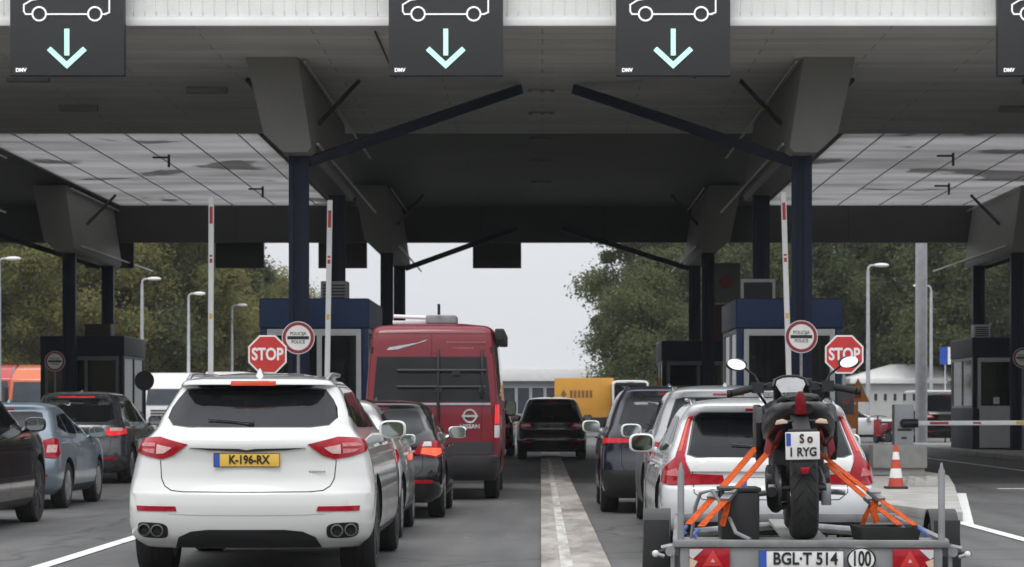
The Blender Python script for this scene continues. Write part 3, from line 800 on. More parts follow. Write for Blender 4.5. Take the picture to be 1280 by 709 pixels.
barrier(-6.2, 46.6, 'raised white barrier arm left of the left STOP sign', lean=R(0.2), L=4.0)
barrier(-4.06, 46.9, 'raised white barrier arm crossing the left blue booth window', lean=R(0.9), L=3.95)
barrier(4.60, 46.3, 'raised white barrier arm crossing the right blue booth', lean=R(-1.7), L=4.05)
barrier(7.12, 49.0, 'lowered white barrier arm with grey cabinet at the right edge', raised=False, L=4.2, z0=1.06)

# ------------------------------------------------------------------ signs
def stop_sign(x, y, z, label, r=0.30):
    t = empty('stop_sign', (x, y, 0.13), label, 'sign', group='stop signs')
    zc = z - 0.13
    mb = MB(); mb.tube([(0, 0.04, 0), (0, 0.04, zc + 0.2)], 0.03, 10); obj('post', mb, M['galv_matt'], t)
    k = r / math.cos(math.pi / 8)
    o8 = lambda q: [(q * math.cos(math.pi / 8 + i * math.pi / 4), zc + q * math.sin(math.pi / 8 + i * math.pi / 4)) for i in range(8)]
    mb = MB(); mb.prism(o8(k), -0.004, 0.006); obj('border', mb, M['sign_white'], t, smooth=0)
    mb = MB(); mb.prism(o8(k * 0.915), -0.008, -0.0045); obj('face', mb, M['sign_red'], t, smooth=0)
    text('lettering', 'STOP', 0.262, M['sign_white'], t, (0, -0.011, zc - 0.005), sx=0.78, bold=0.008)
    return t
stop_sign(-4.29, 38.7, 2.19, 'red STOP sign above the white SUV roof')
stop_sign(4.71, 38.7, 2.19, 'red STOP sign behind the motorcycle right mirror')
def round_sign(x, y, z, label, r=0.30, base=0.13):
    t = empty('control_sign', (x, y, base), label, 'sign', group='round border police signs')
    zc = z - base
    mb = MB(); mb.tube([(0, 0.04, 0), (0, 0.04, zc + 0.15)], 0.03, 10); obj('post', mb, M['galv_matt'], t)
    mb = MB(); mb.lathe([(r, -0.004), (r, 0.008)], (0, 0, zc), 'y', 40); obj('rim', mb, M['sign_white'], t)
    mb = MB(); mb.lathe([(r * 0.955, -0.008), (r * 0.955, -0.0045)], (0, 0, zc), 'y', 40); obj('red_ring', mb, M['sign_darkred'], t)
    mb = MB(); mb.lathe([(r * 0.76, -0.012), (r * 0.76, -0.0085)], (0, 0, zc), 'y', 40); obj('face', mb, M['sign_white'], t)
    mb = MB(); mb.box(-r * 0.66, r * 0.66, -0.016, -0.0125, zc - 0.030, zc + 0.030); obj('bar', mb, M['sign_black'], t)
    text('lettering', 'POLICIJA', 0.085, M['ink'], t, (0, -0.014, zc + 0.075), sx=0.9, bold=0.001)
    text('lettering', 'POLICE', 0.085, M['ink'], t, (0, -0.014, zc - 0.078), sx=0.9, bold=0.001)
    return t
round_sign(-4.46, 45.3, 2.64, 'round red ringed sign with black bar before the left navy column')
round_sign(4.73, 45.3, 2.66, 'round red ringed sign with black bar before the right navy column')
round_sign(-14.35, 73.0, 2.75, 'small round ringed sign on the far left dark booth')
round_sign(14.15, 73.0, 2.85, 'small round ringed sign on the far right dark booth')
t = empty('signal_head', (4.71, 38.55, 1.25), 'black signal box under the right STOP sign', 'traffic light')
mb = MB(); mb.box(-0.13, 0.13, -0.06, 0.06, 0.0, 0.42); obj('housing', mb, M['black'], t, bevel=0.02)
mb = MB(); mb.lathe([(0.06, -0.075), (0.06, -0.061)], (0, 0, 0.21), 'y', 20); obj('lens', mb, M['maroon'], t)
M['warn_orange'] = mat('warning_orange', (0.62, 0.20, 0.03), 0.5, var=0.1)
t = empty('works_sign', (6.6, 52.0, 0.13), 'orange roadworks warning sign beside the right STOP sign', 'sign')
mb = MB(); mb.prism([(-0.24, 1.36), (0.26, 1.36), (0.02, 1.86)], -0.01, 0.01); obj('triangle', mb, M['warn_orange'], t, bevel=0.004)
mb = MB(); mb.prism([(-0.06, 1.44), (0.09, 1.44), (0.05, 1.62), (-0.03, 1.62)], -0.016, -0.012); obj('symbol', mb, M['sign_darkred'], t)
mb = MB(); mb.tube([(0, 0.02, 0), (0, 0.02, 1.4)], 0.025); mb.box(-0.28, 0.0, 0.0, 0.02, 0.8, 1.3); obj('post', mb, M['warn_orange'], t)

# traffic cone and island furniture
t = empty('traffic_cone', (5.36, 37.6, 0.13), 'red and white striped traffic cone on the concrete island', 'cone')
mb = MB(); mb.box(-0.20, 0.20, -0.20, 0.20, 0.0, 0.035); obj('base', mb, M['black'], t, bevel=0.01)
prof = lambda h: 0.145 - 0.113 * (h - 0.035) / 0.66
for i, (h0, h1, mm) in enumerate(((0.036, 0.17, 'cone_orange'), (0.171, 0.32, 'sign_white'), (0.321, 0.46, 'cone_orange'), (0.461, 0.58, 'sign_white'), (0.581, 0.70, 'cone_orange'))):
    mb = MB(); mb.lathe([(prof(h0), h0), (prof(h1), h1)], (0, 0, 0), 'z', 28); obj('body' if i == 0 else 'stripe', mb, M[mm], t)
t.scale = (0.82, 0.82, 0.96)
t = empty('guard_block', (6.48, 45.0, 0.13), 'low grey concrete guard block behind the traffic cone', 'guard block')
mb = MB(); mb.box(-0.52, 0.46, -0.3, 0.3, 0.14, 0.56); obj('block', mb, M['concrete_grey'], t, bevel=0.03)
mb = MB(); mb.box(-0.08, 0.42, -0.25, 0.25, 0.0, 0.139); obj('foot', mb, M['concrete_grey'], t, bevel=0.01)
t = empty('stone_rubble', (5.98, 38.8, 0.13), 'pile of pale broken kerb stones beside the traffic cone', 'rubble')
mb = MB()
for k in range(9):
    a = random.uniform(-0.35, 0.4); b = random.uniform(-0.12, 0.12); s_ = random.uniform(0.06, 0.13)
    mb.prism([(a - s_, 0), (a + s_, 0), (a + s_ * 0.7, s_ * 1.1), (a - s_ * 0.5, s_ * 1.3)], b - s_, b + s_, 'y')
obj('stones', mb, M['concrete'], t, bevel=0.012)

# grey lamp mast behind the canopy on the right
t = empty('grey_mast', (13.75, 90, 0), 'thick grey steel mast behind the lowered barrier', 'mast')
mb = MB(); mb.lathe([(0.22, 0), (0.215, 6.0), (0.20, 11.5)], n=24); obj('shaft', mb, M['pole'], t)
mb = MB(); mb.box(-0.35, 0.35, -0.35, 0.35, 0, 0.04); obj('base_plate', mb, M['galv_matt'], t)
def lamp(x, y, h, d, label):
    t = empty('street_lamp', (x, y, 0), label, 'street lamp', group='street lamps beyond the canopy')
    mb = MB(); mb.tube([(0, 0, 0), (0, 0, h - 0.25)], [0.11, 0.075], 12); obj('pole', mb, M['pole'], t)
    mb = MB(); mb.tube([(0, 0, h - 0.25), (d * 0.03, 0, h - 0.08), (d * 0.12, 0, h), (d * 0.35, 0, h + 0.02)], 0.055, 10); obj('arm', mb, M['pole'], t)
    mb = MB(); mb.ball((d * 0.62, 0, h + 0.02), (0.36, 0.14, 0.10)); obj('lamp_head', mb, M['sign_white'], t)
for a in ((-24.1, 110, 8.0, 1, 'street lamp at the left edge above the orange truck'), (-20.5, 127, 8.0, 1, 'street lamp right of the far left dark booth'),
          (-20.4, 143, 8.0, 1, 'street lamp left of the leftmost raised barrier arm'), (-19.9, 159, 8.0, 1, 'distant street lamp right of the leftmost raised barrier arm'),
          (15.1, 115, 8.0, 1, 'street lamp in front of the pale dusty tree'), (21.0, 134, 8.0, -1, 'street lamp right of the thick grey mast')):
    lamp(*a)

# ------------------------------------------------------------------ trees
leafA = leaf_mat('autumn_leaf', [(0.110, 0.130, 0.052), (0.165, 0.182, 0.066), (0.235, 0.230, 0.082), (0.31, 0.26, 0.10)])
leafB = leaf_mat('green_leaf', [(0.066, 0.086, 0.044), (0.098, 0.122, 0.058), (0.135, 0.158, 0.072), (0.175, 0.185, 0.088)])
leafC = leaf_mat('dusty_leaf', [(0.075, 0.080, 0.045), (0.12, 0.12, 0.07), (0.17, 0.165, 0.10)])
M['bark'] = mat('bark', (0.06, 0.05, 0.04), 0.9, var=0.3, scale=5, bump=0.4)
def crown_mesh(seed, H, Rr, z0, nl, leaf):
    rg = np.random.default_rng(seed)
    blobs = []
    for k in range(26):
        t_ = (k + 0.5) / 26
        zc = z0 + (H - z0) * (0.10 + 0.86 * t_)
        env = Rr * (math.sin(math.pi * min(1, 0.16 + 0.84 * t_)) ** 0.7) * 0.75
        a = rg.uniform(0, 2 * math.pi); q = env * math.sqrt(rg.uniform(0.1, 1))
        blobs.append((q * math.cos(a), q * math.sin(a), zc, rg.uniform(0.22, 0.42) * Rr))
    for k in range(7):
        a = rg.uniform(0, 2 * math.pi); zc = z0 + (H - z0) * rg.uniform(0.25, 0.98); q = Rr * rg.uniform(0.5, 1.0) * (1.15 - 0.6 * (zc - z0) / (H - z0))
        blobs.append((q * math.cos(a), q * math.sin(a), zc, rg.uniform(0.12, 0.24) * Rr))
    B = np.array(blobs)
    idx = rg.integers(0, len(B), nl)
    dirs = rg.normal(size=(nl, 3)); dirs /= np.linalg.norm(dirs, axis=1)[:, None]
    rad = rg.uniform(0.0, 1.0, nl) ** 0.45 * (0.80 + 0.65 * rg.random(nl) ** 4)
    C = B[idx, :3] + dirs * (B[idx, 3] * rad)[:, None] * np.array([1, 1, 0.8])
    nrm = rg.normal(size=(nl, 3)) * 0.6 + dirs * 0.7 + np.array([0, 0, 0.4]); nrm /= np.linalg.norm(nrm, axis=1)[:, None]
    u = np.cross(nrm, rg.normal(size=(nl, 3))); u /= np.linalg.norm(u, axis=1)[:, None]
    v = np.cross(nrm, u)
    s = leaf * rg.uniform(0.6, 1.4, nl)[:, None]
    V = np.stack([C - u * s, C + v * s * 0.55, C + u * s, C - v * s * 0.55], 1).reshape(-1, 3)
    me = bpy.data.meshes.new('crown')
    me.vertices.add(nl * 4); me.vertices.foreach_set('co', V.ravel())
    me.loops.add(nl * 4); me.loops.foreach_set('vertex_index', np.arange(nl * 4))
    me.polygons.add(nl); me.polygons.foreach_set('loop_start', np.arange(nl) * 4); me.polygons.foreach_set('loop_total', np.full(nl, 4))
    me.update(); me.validate()
    return me, B
protos = []
for seed, H, Rr, z0, nl, leaf in ((1, 14, 4.3, 1.6, 42000, 0.105), (2, 13, 4.8, 1.2, 42000, 0.105), (3, 15, 4.0, 1.8, 42000, 0.10), (4, 10, 4.2, 0.8, 38000, 0.095)):
    cm, B = crown_mesh(seed, H, Rr, z0, nl, leaf)
    mb = MB()
    mb.tube([(0, 0, -0.05), (0.1, 0, H * 0.3), (-0.1, 0.1, H * 0.6), (0, 0, H * 0.9)], [0.26, 0.2, 0.13, 0.04], 9)
    for b in B[::2]:
        z = b[2] * 0.62
        mb.tube([(0, 0, z), (b[0] * 0.5, b[1] * 0.5, (z + b[2]) / 2 + 0.2), (b[0], b[1], b[2])], [0.09, 0.06, 0.02], 6)
    bm = bmesh.new(); vs = [bm.verts.new(v) for v in mb.v]
    for f in mb.f: bm.faces.new([vs[i] for i in f])
    protos.append((cm, finish_mesh(bm, 'trunk', M['bark']), H))
crown_of = {}
def tree(k, xpx, D, h, mname, leafm, label, group):
    cm, tm, H = protos[k]
    key = (k, mname)
    if key not in crown_of:
        c2 = cm.copy(); c2.materials.append(leafm); crown_of[key] = c2
    t = empty('broadleaf_tree', ((xpx - HX) * D / F, D, 0), label, 'tree', rz=random.uniform(0, 6.28), group=group)
    s = h / H; t.scale = (s * random.uniform(0.95, 1.15), s * random.uniform(0.95, 1.15), s)
    link('trunk', tm, t); link('crown', crown_of[key], t)
GL, GR = 'trees beyond the left lanes', 'trees beyond the right lanes'
lt = [(-60, 150, 15, 0), (-12, 165, 16, 1), (28, 150, 15.5, 2), (70, 172, 16, 0), (108, 155, 15, 1), (150, 168, 16, 2), (188, 158, 15.5, 0), (226, 172, 16, 1), (250, 160, 15, 2), (282, 178, 14.6, 0), (318, 185, 12.0, 1), (350, 200, 12.4, 3), (392, 215, 11.0, 3), (432, 240, 10.8, 3), (-110, 160, 15, 2), (48, 185, 17, 1), (130, 190, 17, 0), (210, 195, 17, 2), (258, 195, 15.5, 1)]
for i, (x, D, h, k) in enumerate(lt):
    sp = 'olive and rust autumn tree in the wood behind the left lanes'
    if x in (350, 392, 432): sp = {350: 'small tree against the sky left of the left navy column', 392: 'small tree showing between the left navy columns', 432: 'smallest distant tree top showing over the left blue booth'}[x]
    tree(k, x, D, h, 'a' if i % 3 else 'b', leafA if i % 3 else leafB, sp, GL)
rt = [(793, 150, 15.5, 2), (842, 160, 16, 0), (900, 165, 16, 1), (955, 168, 16, 2), (1010, 170, 16, 0), (1085, 172, 16, 1), (1140, 165, 16, 2), (1195, 160, 16, 0), (1250, 165, 16, 1), (1310, 160, 16, 2), (870, 190, 18, 1), (985, 195, 18, 2), (1110, 198, 18, 0), (1220, 195, 18, 2), (808, 146, 9.5, 3)]
for i, (x, D, h, k) in enumerate(rt):
    lb = 'dark green broadleaf tree in the wood behind the right lanes'
    if x == 793: lb = 'tall dark green tree edging the open sky above the yellow trailer'
    if x == 808: lb = 'lower green tree at the foot of the tall one by the yellow trailer'
    tree(k, x, D, h, 'b', leafB, lb, GR)
tree(3, 1072, 176, 12.6, 'c', leafC, 'pale dusty green tree behind the right STOP sign', GR)
tree(3, 1045, 180, 10.0, 'c', leafC, 'lower pale dusty tree between the right blue booth and STOP sign', GR)

# ------------------------------------------------------------------ cars
def pchip(xs, ys, xq):
    xs, ys = np.asarray(xs, float), np.asarray(ys, float)
    h = np.diff(xs); d = np.diff(ys) / h
    m = np.zeros_like(ys)
    for i in range(1, len(ys) - 1):
        if d[i - 1] * d[i] > 0:
            w1, w2 = 2 * h[i] + h[i - 1], h[i] + 2 * h[i - 1]
            m[i] = (w1 + w2) / (w1 / d[i - 1] + w2 / d[i])
    m[0], m[-1] = d[0], d[-1]
    k = np.clip(np.searchsorted(xs, xq) - 1, 0, len(h) - 1)
    t = (xq - xs[k]) / h[k]
    return (2*t**3-3*t**2+1)*ys[k] + (t**3-2*t**2+t)*h[k]*m[k] + (-2*t**3+3*t**2)*ys[k+1] + (t**3-t**2)*h[k]*m[k+1]

class Body:
    N1, N2, N3 = 12, 9, 34
    def __init__(s, levels, L, tr=0.05, tf=0.10, sub=5, fa=0.42, fb=0.45):
        """levels, low to high: (z, y_rear, y_front, half_width, corner_x, corner_y, bow)"""
        s.L = L
        lv = np.array(levels, float)
        tq = np.linspace(0, len(lv) - 1, (len(lv) - 1) * sub + 1)
        D = np.stack([pchip(np.arange(len(lv)), lv[:, j], tq) for j in range(7)], 1)
        s.z = D[:, 0]
        rows = []
        for (z, yr, yf, w_, ra, rb, bow) in D:
            fa_, fb_ = min(fa, w_ * 0.6), min(fb, (yf - yr) * 0.3)
            xs = np.linspace(0, w_ - ra, s.N1); P = [(x, yr + bow * (x / w_) ** 2) for x in xs]
            yc = P[-1][1]
            for th in np.linspace(0, math.pi / 2, s.N2 + 1)[1:]: P.append((w_ - ra + ra * math.sin(th), yc + rb * (1 - math.cos(th))))
            ff = lambda x: yf - 0.13 * (x / w_) ** 2
            y2 = ff(w_ - fa_) - fb_
            for y in np.linspace(yc + rb, y2, s.N3 + 1)[1:]: P.append((w_, y))
            for th in np.linspace(0, math.pi / 2, s.N2 + 1)[1:]: P.append((w_ - fa_ + fa_ * math.cos(th), y2 + fb_ * math.sin(th)))
            for x in np.linspace(w_ - fa_, 0, s.N1)[1:]: P.append((x, ff(x)))
            P = np.array(P)
            y = P[:, 1]
            P[:, 0] *= 1 - tr * np.clip(1 - y / 1.5, 0, 1) ** 2 - tf * np.clip((y - (L - 1.5)) / 1.5, 0, 1) ** 2
            rows.append(P)
        s.rows = np.array(rows)
    def poly(s, z):
        i = int(np.clip(np.searchsorted(s.z, z) - 1, 0, len(s.z) - 2))
        t = (z - s.z[i]) / (s.z[i + 1] - s.z[i]); t = min(max(t, 0), 1)
        return s.rows[i] * (1 - t) + s.rows[i + 1] * t
    def P(s, mode, a, z):
        Q = s.poly(z)
        if mode in ('rear', 'front'):
            q = Q[:s.N1 + s.N2 + s.N3 // 2] if mode == 'rear' else Q[::-1][:s.N1 + s.N2 + s.N3 // 2]
            d = np.concatenate([[0], np.cumsum(np.hypot(*np.diff(q, axis=0).T))])
            x, y = np.interp(abs(a), d, q[:, 0]), np.interp(abs(a), d, q[:, 1])
            return Vector((math.copysign(x, a), y, z))
        q = Q[s.N1 + s.N2 // 2:len(Q) - s.N1 - s.N2 // 2]
        x = np.interp(a, q[:, 1], q[:, 0])
        return Vector((x if mode == 'right' else -x, a, z))
    def surf(s, mode, a, z):
        e = 0.012
        p = s.P(mode, a, z)
        da = s.P(mode, a + e, z) - s.P(mode, a - e, z); dz = s.P(mode, a, z + e) - s.P(mode, a, z - e)
        n = da.cross(dz)
        if n.length < 1e-9: n = Vector((0, -1, 0))
        n.normalize()
        out = Vector((0, -1, 0)) if mode == 'rear' else Vector((0, 1, 0)) if mode == 'front' else Vector((1 if mode == 'right' else -1, 0, 0))
        if abs(n.dot(out)) < 0.02: out = Vector((p.x, (p.y - s.L / 2), 0.3))
        if n.dot(out) < 0: n = -n
        return p, n
    def mesh(s, name, mats):
        bm = bmesh.new()
        H = len(s.rows[0]); rings = []
        for z, P in zip(s.z, s.rows):
            ring = [bm.verts.new((p[0], p[1], z)) for p in P]
            ring += [bm.verts.new((-p[0], p[1], z)) for p in P[-2:0:-1]]
            rings.append(ring)
        n = len(rings[0])
        for a, b in zip(rings[:-1], rings[1:]):
            for k in range(n): bm.faces.new((a[k], a[(k + 1) % n], b[(k + 1) % n], b[k]))
        bm.faces.new(rings[0][::-1]); bm.faces.new(rings[-1])
        bmesh.ops.recalc_face_normals(bm, faces=bm.faces)
        return finish_mesh(bm, name, mats, smooth=0)

def patch(body, name, mode, poly, m, parent, off=0.004, thick=0.012, h=0.07, label=None):
    """a panel of the given outline laid on the body surface"""
    bm = bmesh.new()
    f = bm.faces.new([bm.verts.new((p[0], p[1], 0)) for p in poly])
    bmesh.ops.triangulate(bm, faces=[f])
    for ax in (0, 1):
        lo, hi = min(p[ax] for p in poly), max(p[ax] for p in poly)
        k = max(1, int(math.ceil((hi - lo) / h)))
        for i in range(1, k):
            c = [0, 0, 0]; c[ax] = lo + (hi - lo) * i / k; n = [0, 0, 0]; n[ax] = 1
            bmesh.ops.bisect_plane(bm, geom=bm.verts[:] + bm.edges[:] + bm.faces[:], plane_co=c, plane_no=n, dist=1e-5)
    bm.verts.ensure_lookup_table()
    mb = MB(); nV = len(bm.verts)
    bm.verts.index_update()
    top, bot = [], []
    for v in bm.verts:
        p, nn = body.surf(mode, v.co.x, v.co.y)
        top.append(p + nn * off); bot.append(p - nn * thick)
    fs = [tuple(v.index for v in f.verts) for f in bm.faces]
    side = [(e.verts[0].index, e.verts[1].index) for e in bm.edges if len(e.link_faces) == 1]
    bm.free()
    mb.add(top + bot, fs + [tuple(i + nV for i in f[::-1]) for f in fs] + [(a, b, b + nV, a + nV) for a, b in side])
    o = obj(name, mb, m, parent, smooth=40)
    if label: o['label'] = label
    return o

def seam(body, name, runs, parent, m=None, wd=0.007, off=0.003):
    """narrow shut lines, each a part: runs = [(mode, [(a,z),...])]"""
    for mode, pts in runs:
        mb = MB(); P = []
        for (a, b) in zip(pts[:-1], pts[1:]):
            k = max(2, int(math.hypot(b[0] - a[0], b[1] - a[1]) / 0.025))
            for i in range(k): P.append((a[0] + (b[0] - a[0]) * i / k, a[1] + (b[1] - a[1]) * i / k))
        P.append(pts[-1])
        L_, R_ = [], []
        for i, (a, z) in enumerate(P):
            p, n = body.surf(mode, a, z)
            q, _ = body.surf(mode, *P[min(i + 1, len(P) - 1)]); q0, _ = body.surf(mode, *P[max(i - 1, 0)])
            t_ = (q - q0).normalized(); sd_ = n.cross(t_).normalized() * wd / 2
            L_.append(p + n * off - sd_); R_.append(p + n * off + sd_)
        k = len(P)
        mb.add(L_ + R_, [(i, i + 1, k + i + 1, k + i) for i in range(k - 1)])
        obj(name, mb, m or M['arch'], parent, smooth=0)

def wheel(parent, x, y, r, wd, side, rimm, spokes=5):
    hw = wd / 2
    mb = MB()
    prof = [(r * 0.66, -hw * 0.9), (r * 0.80, -hw), (r * 0.94, -hw * 0.97), (r, -hw * 0.72), (r, -hw * 0.12), (r * 0.985, -hw * 0.10), (r * 0.985, -hw * 0.04), (r, 0), (r, hw * 0.3), (r * 0.985, hw * 0.32), (r * 0.985, hw * 0.38), (r, hw * 0.4), (r, hw * 0.72), (r * 0.94, hw * 0.97), (r * 0.80, hw), (r * 0.66, hw * 0.9)]
    mb.lathe(prof, (0, 0, 0), 'x', 40, close=True)
    t = obj('tyre', mb, M['rubber'], parent); t.location = (x, y, r)
    rm = MB()
    o = side * hw
    rm.lathe([(r * 0.655, o * 0.9), (r * 0.67, o * 0.95), (r * 0.60, o * 0.80), (r * 0.60, -o * 0.8), (r * 0.655, -o * 0.9)], (0, 0, 0), 'x', 36)
    rm.lathe([(r * 0.16, o * 0.45), (r * 0.15, o * 0.86), (r * 0.02, o * 0.88)], (0, 0, 0), 'x', 18)
    for k in range(spokes):
        for dlt in (-0.13, 0.13):
            a = 2 * math.pi * k / spokes + dlt
            p0 = (o * 0.78, r * 0.12 * math.cos(a), r * 0.12 * math.sin(a)); p1 = (o * 0.84, r * 0.63 * math.cos(a + dlt * 0.3), r * 0.63 * math.sin(a + dlt * 0.3))
            rm.tube([p0, p1], r * 0.055, 6)
    obj('rim', rm, rimm, t)
    dk = MB(); dk.lathe([(r * 0.58, o * 0.1), (r * 0.58, o * 0.25)], (0, 0, 0), 'x', 28); obj('brake_disc', dk, M['rim_dark'], t)
    return t

def plate(parent, cx, y, z, s, bgm, wd=0.52, ht=0.11, blue=True, tilt=0.0, size=0.092, sx=0.84, txt_dx=0.018, name='number_plate'):
    mb = MB(); mb.box(-wd / 2, wd / 2, 0, 0.008, -ht / 2, ht / 2)
    p = obj(name, mb, bgm, parent, bevel=0.003); p.location = (cx, y, z); p.rotation_euler = (tilt, 0, 0)
    mb = MB()
    for (a, b, c, d) in ((-wd / 2, wd / 2, ht / 2 - 0.004, ht / 2), (-wd / 2, wd / 2, -ht / 2, -ht / 2 + 0.004), (-wd / 2, -wd / 2 + 0.004, -ht / 2, ht / 2), (wd / 2 - 0.004, wd / 2, -ht / 2, ht / 2)): mb.box(a, b, -0.003, -0.001, c, d)
    obj('border', mb, M['ink'], p, smooth=0)
    if blue:
        mb = MB(); mb.box(-wd / 2 + 0.005, -wd / 2 + 0.048, -0.0035, -0.0008, -ht / 2 + 0.005, ht / 2 - 0.005); obj('country_band', mb, M['plate_blue'], p, smooth=0)
    if s: text('lettering', s, size, M['ink'], p, (txt_dx, -0.004, 0.0), sx=sx, bold=0.0025)
    return p

def mirror(parent, x, y, z, paintm, side, wd=0.25, ht=0.17):
    mb = MB()
    rings = []
    for (dy, k) in ((0.0, 0.86), (0.02, 0.98), (0.08, 0.9), (0.15, 0.55), (0.18, 0.2)):
        rings.append([(x + k * wd / 2 * math.copysign(abs(math.cos(a)) ** 0.6, math.cos(a)), y + dy, z + k * ht / 2 * math.copysign(abs(math.sin(a)) ** 0.6, math.sin(a))) for a in [2 * math.pi * i / 20 for i in range(20)]])
    mb.loft(rings)
    mb.tube([(x - side * wd * 0.35, y + 0.06, z - ht * 0.3), (x - side * (wd * 0.5 + 0.16), y + 0.08, z - ht * 0.6)], 0.03, 8)
    m_ = obj('wing_mirror', mb, paintm, parent)
    g = MB()
    g.prism([(x + 0.80 * wd / 2 * math.copysign(abs(math.cos(a)) ** 0.6, math.cos(a)), z + 0.80 * ht / 2 * math.copysign(abs(math.sin(a)) ** 0.6, math.sin(a))) for a in [2 * math.pi * i / 20 for i in range(20)]], y - 0.004, y + 0.002)
    gl = obj('mirror_glass', g, M['car_mirror'], m_, smooth=0)
    return m_

def car(name, label, cat, x, y, spec, rz=0.0, group=None):
    sp = dict(L=4.6, W=1.85, H=1.62, belt=1.02, wheel=0.34, tw=0.235, clear=0.2, rake=0.45, spoiler=0.12, cowl=1.35, wrake=0.75, top=0.66, gh=0.90, ra=0.30, rb=0.28, bow=0.10,
              glass=M['glass'], rimm=M['rim'], axle_r=0.92, axle_f=0.90, paint=None, lamp='lamp_red', rails=False, plate=None, plate_z=0.8, shark=True, lit=False, lower='black', levels=None,
              lamps=None, rear_glass=None, cladding=False, hollow=True, mirrors=True, mirror_z=None, tr=0.05)
    sp.update(spec)
    L, W, H, B = sp['L'], sp['W'], sp['H'], sp['belt']
    hw = W / 2; pm = sp['paint']
    t = empty(name, (x, y, 0), label, cat, rz=rz, group=group)
    ra, rb, bow = sp['ra'], sp['rb'], sp['bow']
    yc = L - sp['cowl']; rk = sp['rake']; tp = sp['top']; g = sp['gh']
    lv = sp['levels'] or [
        (sp['clear'], 0.16, L - 0.16, hw * 0.86, ra, rb, bow),
        (sp['clear'] + 0.10, 0.05, L - 0.04, hw * 0.97, ra, rb, bow),
        (0.50, 0.0, L, hw * 1.0, ra, rb, bow),
        (0.64, 0.02, L - 0.01, hw * 0.995, ra, rb, bow),
        (B - 0.22, 0.07, L - 0.07, hw * 0.985, ra, rb, bow),
        (B - 0.08, 0.07, L - 0.20, hw * 0.955, ra, rb, bow),
        (B - 0.02, 0.09, L - 0.50, hw * 0.93, ra, rb, bow),
        (B + 0.03, 0.13, yc - 0.02, hw * g, ra * 0.9, rb, bow),
        (B + 0.09, 0.13 + rk * 0.12, yc - 0.12, hw * (g * 0.97), ra * 0.85, rb, bow),
        (H - 0.20, 0.13 + rk * 0.78, yc - sp['wrake'], hw * (tp + 0.09), ra * 0.7, rb, bow),
        (H - 0.12, 0.13 + rk - sp['spoiler'] * 0.9, yc - sp['wrake'] - 0.16, hw * (tp + 0.045), ra * 0.6, rb, bow),
        (H - 0.07, 0.13 + rk - sp['spoiler'], yc - sp['wrake'] - 0.34, hw * tp, ra * 0.5, rb, bow),
        (H - 0.025, 0.13 + rk + 0.10, yc - sp['wrake'] - 0.60, hw * tp * 0.80, ra * 0.5, rb, bow),
        (H, 0.13 + rk + 0.55, yc - sp['wrake'] - 1.1, hw * tp * 0.45, ra * 0.4, rb * 0.6, bow * 0.5)]
    bd = Body(lv, L, tr=sp['tr'])
    me = bd.mesh('body', [pm, M['arch']])
    bo = link('body', me, t)
    # wheel arches, cabin and window openings cut out of the shell
    r = sp['wheel']; ys = (sp['axle_r'], L - sp['axle_f'])
    wz = lambda z, k: bd.poly(z)[Body.N1 - 1][0] * k     # half width of the rear face at a height
    zb, zt = B + 0.05, H - 0.135
    if sp['rear_glass']: rg_ = sp['rear_glass']
    else:
        a, b = wz(zb, 1) + 0.16, wz(zt, 1) + 0.12
        half = [(a - 0.14, zb - 0.005), (a, zb + 0.06), (b, zt - 0.02), (b - 0.10, zt)]
        rg_ = half + [(-p, q) for p, q in half[::-1]]
    ywb, ywt = yc - 0.12, yc - sp['wrake'] + 0.02
    yq = 0.13 + rk
    zsb, zst = B + 0.045, H - 0.155
    mid = (yq + ywb) / 2 + 0.12
    fr = lambda z: ywb + (ywt - ywb) * (z - zsb) / (zst - zsb)
    win = [[(yq + 0.12, zsb + 0.10), (yq + 0.52, zsb + 0.01), (yq + 0.55, zst - 0.02), (yq + 0.38, zst - 0.04)],
           [(yq + 0.58, zsb + 0.01), (mid - 0.04, zsb), (mid - 0.02, zst), (yq + 0.60, zst - 0.015)],
           [(mid + 0.05, zsb), (fr(zsb) - 0.12, zsb), (fr(zst) - 0.16, zst - 0.01), (mid + 0.06, zst)]]
    aw = hw * 0.66
    fwin = [(-aw * 0.98, B + 0.06), (aw * 0.98, B + 0.06), (aw * 0.84, H - 0.17), (-aw * 0.84, H - 0.17)]
    def inset(poly, d=0.025):
        cx, cz = sum(p[0] for p in poly) / len(poly), sum(p[1] for p in poly) / len(poly)
        return [(p[0] + d * (cx - p[0]) / max(0.05, math.hypot(cx - p[0], cz - p[1])), p[1] + d * (cz - p[1]) / max(0.05, math.hypot(cx - p[0], cz - p[1]))) for p in poly]
    cuts = []
    cu = MB()
    for yy in ys:
        for sx in (-1, 1):
            x0, x1 = (hw - 0.34, hw + 0.2) if sx > 0 else (-hw - 0.2, -hw + 0.34)
            cu.lathe([(r + 0.055, x0), (r + 0.055, x1)], (0, yy, r + 0.015), 'x', 40)
    cuts.append((cu, M['arch']))
    if sp['hollow']:
        rings = []
        for z, zr in [(0.52, B + 0.06), (B + 0.06, B + 0.06)] + [(B + 0.06 + (H - 0.055 - B - 0.06) * i / 8, None) for i in range(1, 9)]:
            Q = bd.poly(zr or z)[::3]
            y0_, y1_ = Q[:, 1].min(), Q[:, 1].max(); ym = (y0_ + y1_) / 2; ky = (y1_ - y0_ - 0.12) / (y1_ - y0_); xm = Q[:, 0].max(); kx = (xm - 0.045) / xm
            ring = [(q[0] * kx, ym + (q[1] - ym) * ky, z) for q in Q]
            if ring[-1][0] < 0.02: ring = ring[:-1] + [(0.0, ring[-1][1], z)]
            rings.append(ring + [(-q[0], q[1], q[2]) for q in ring[::-1] if q[0] > 1e-6])
        cu = MB(); cu.loft(rings); cuts.append((cu, M['trim_dark']))
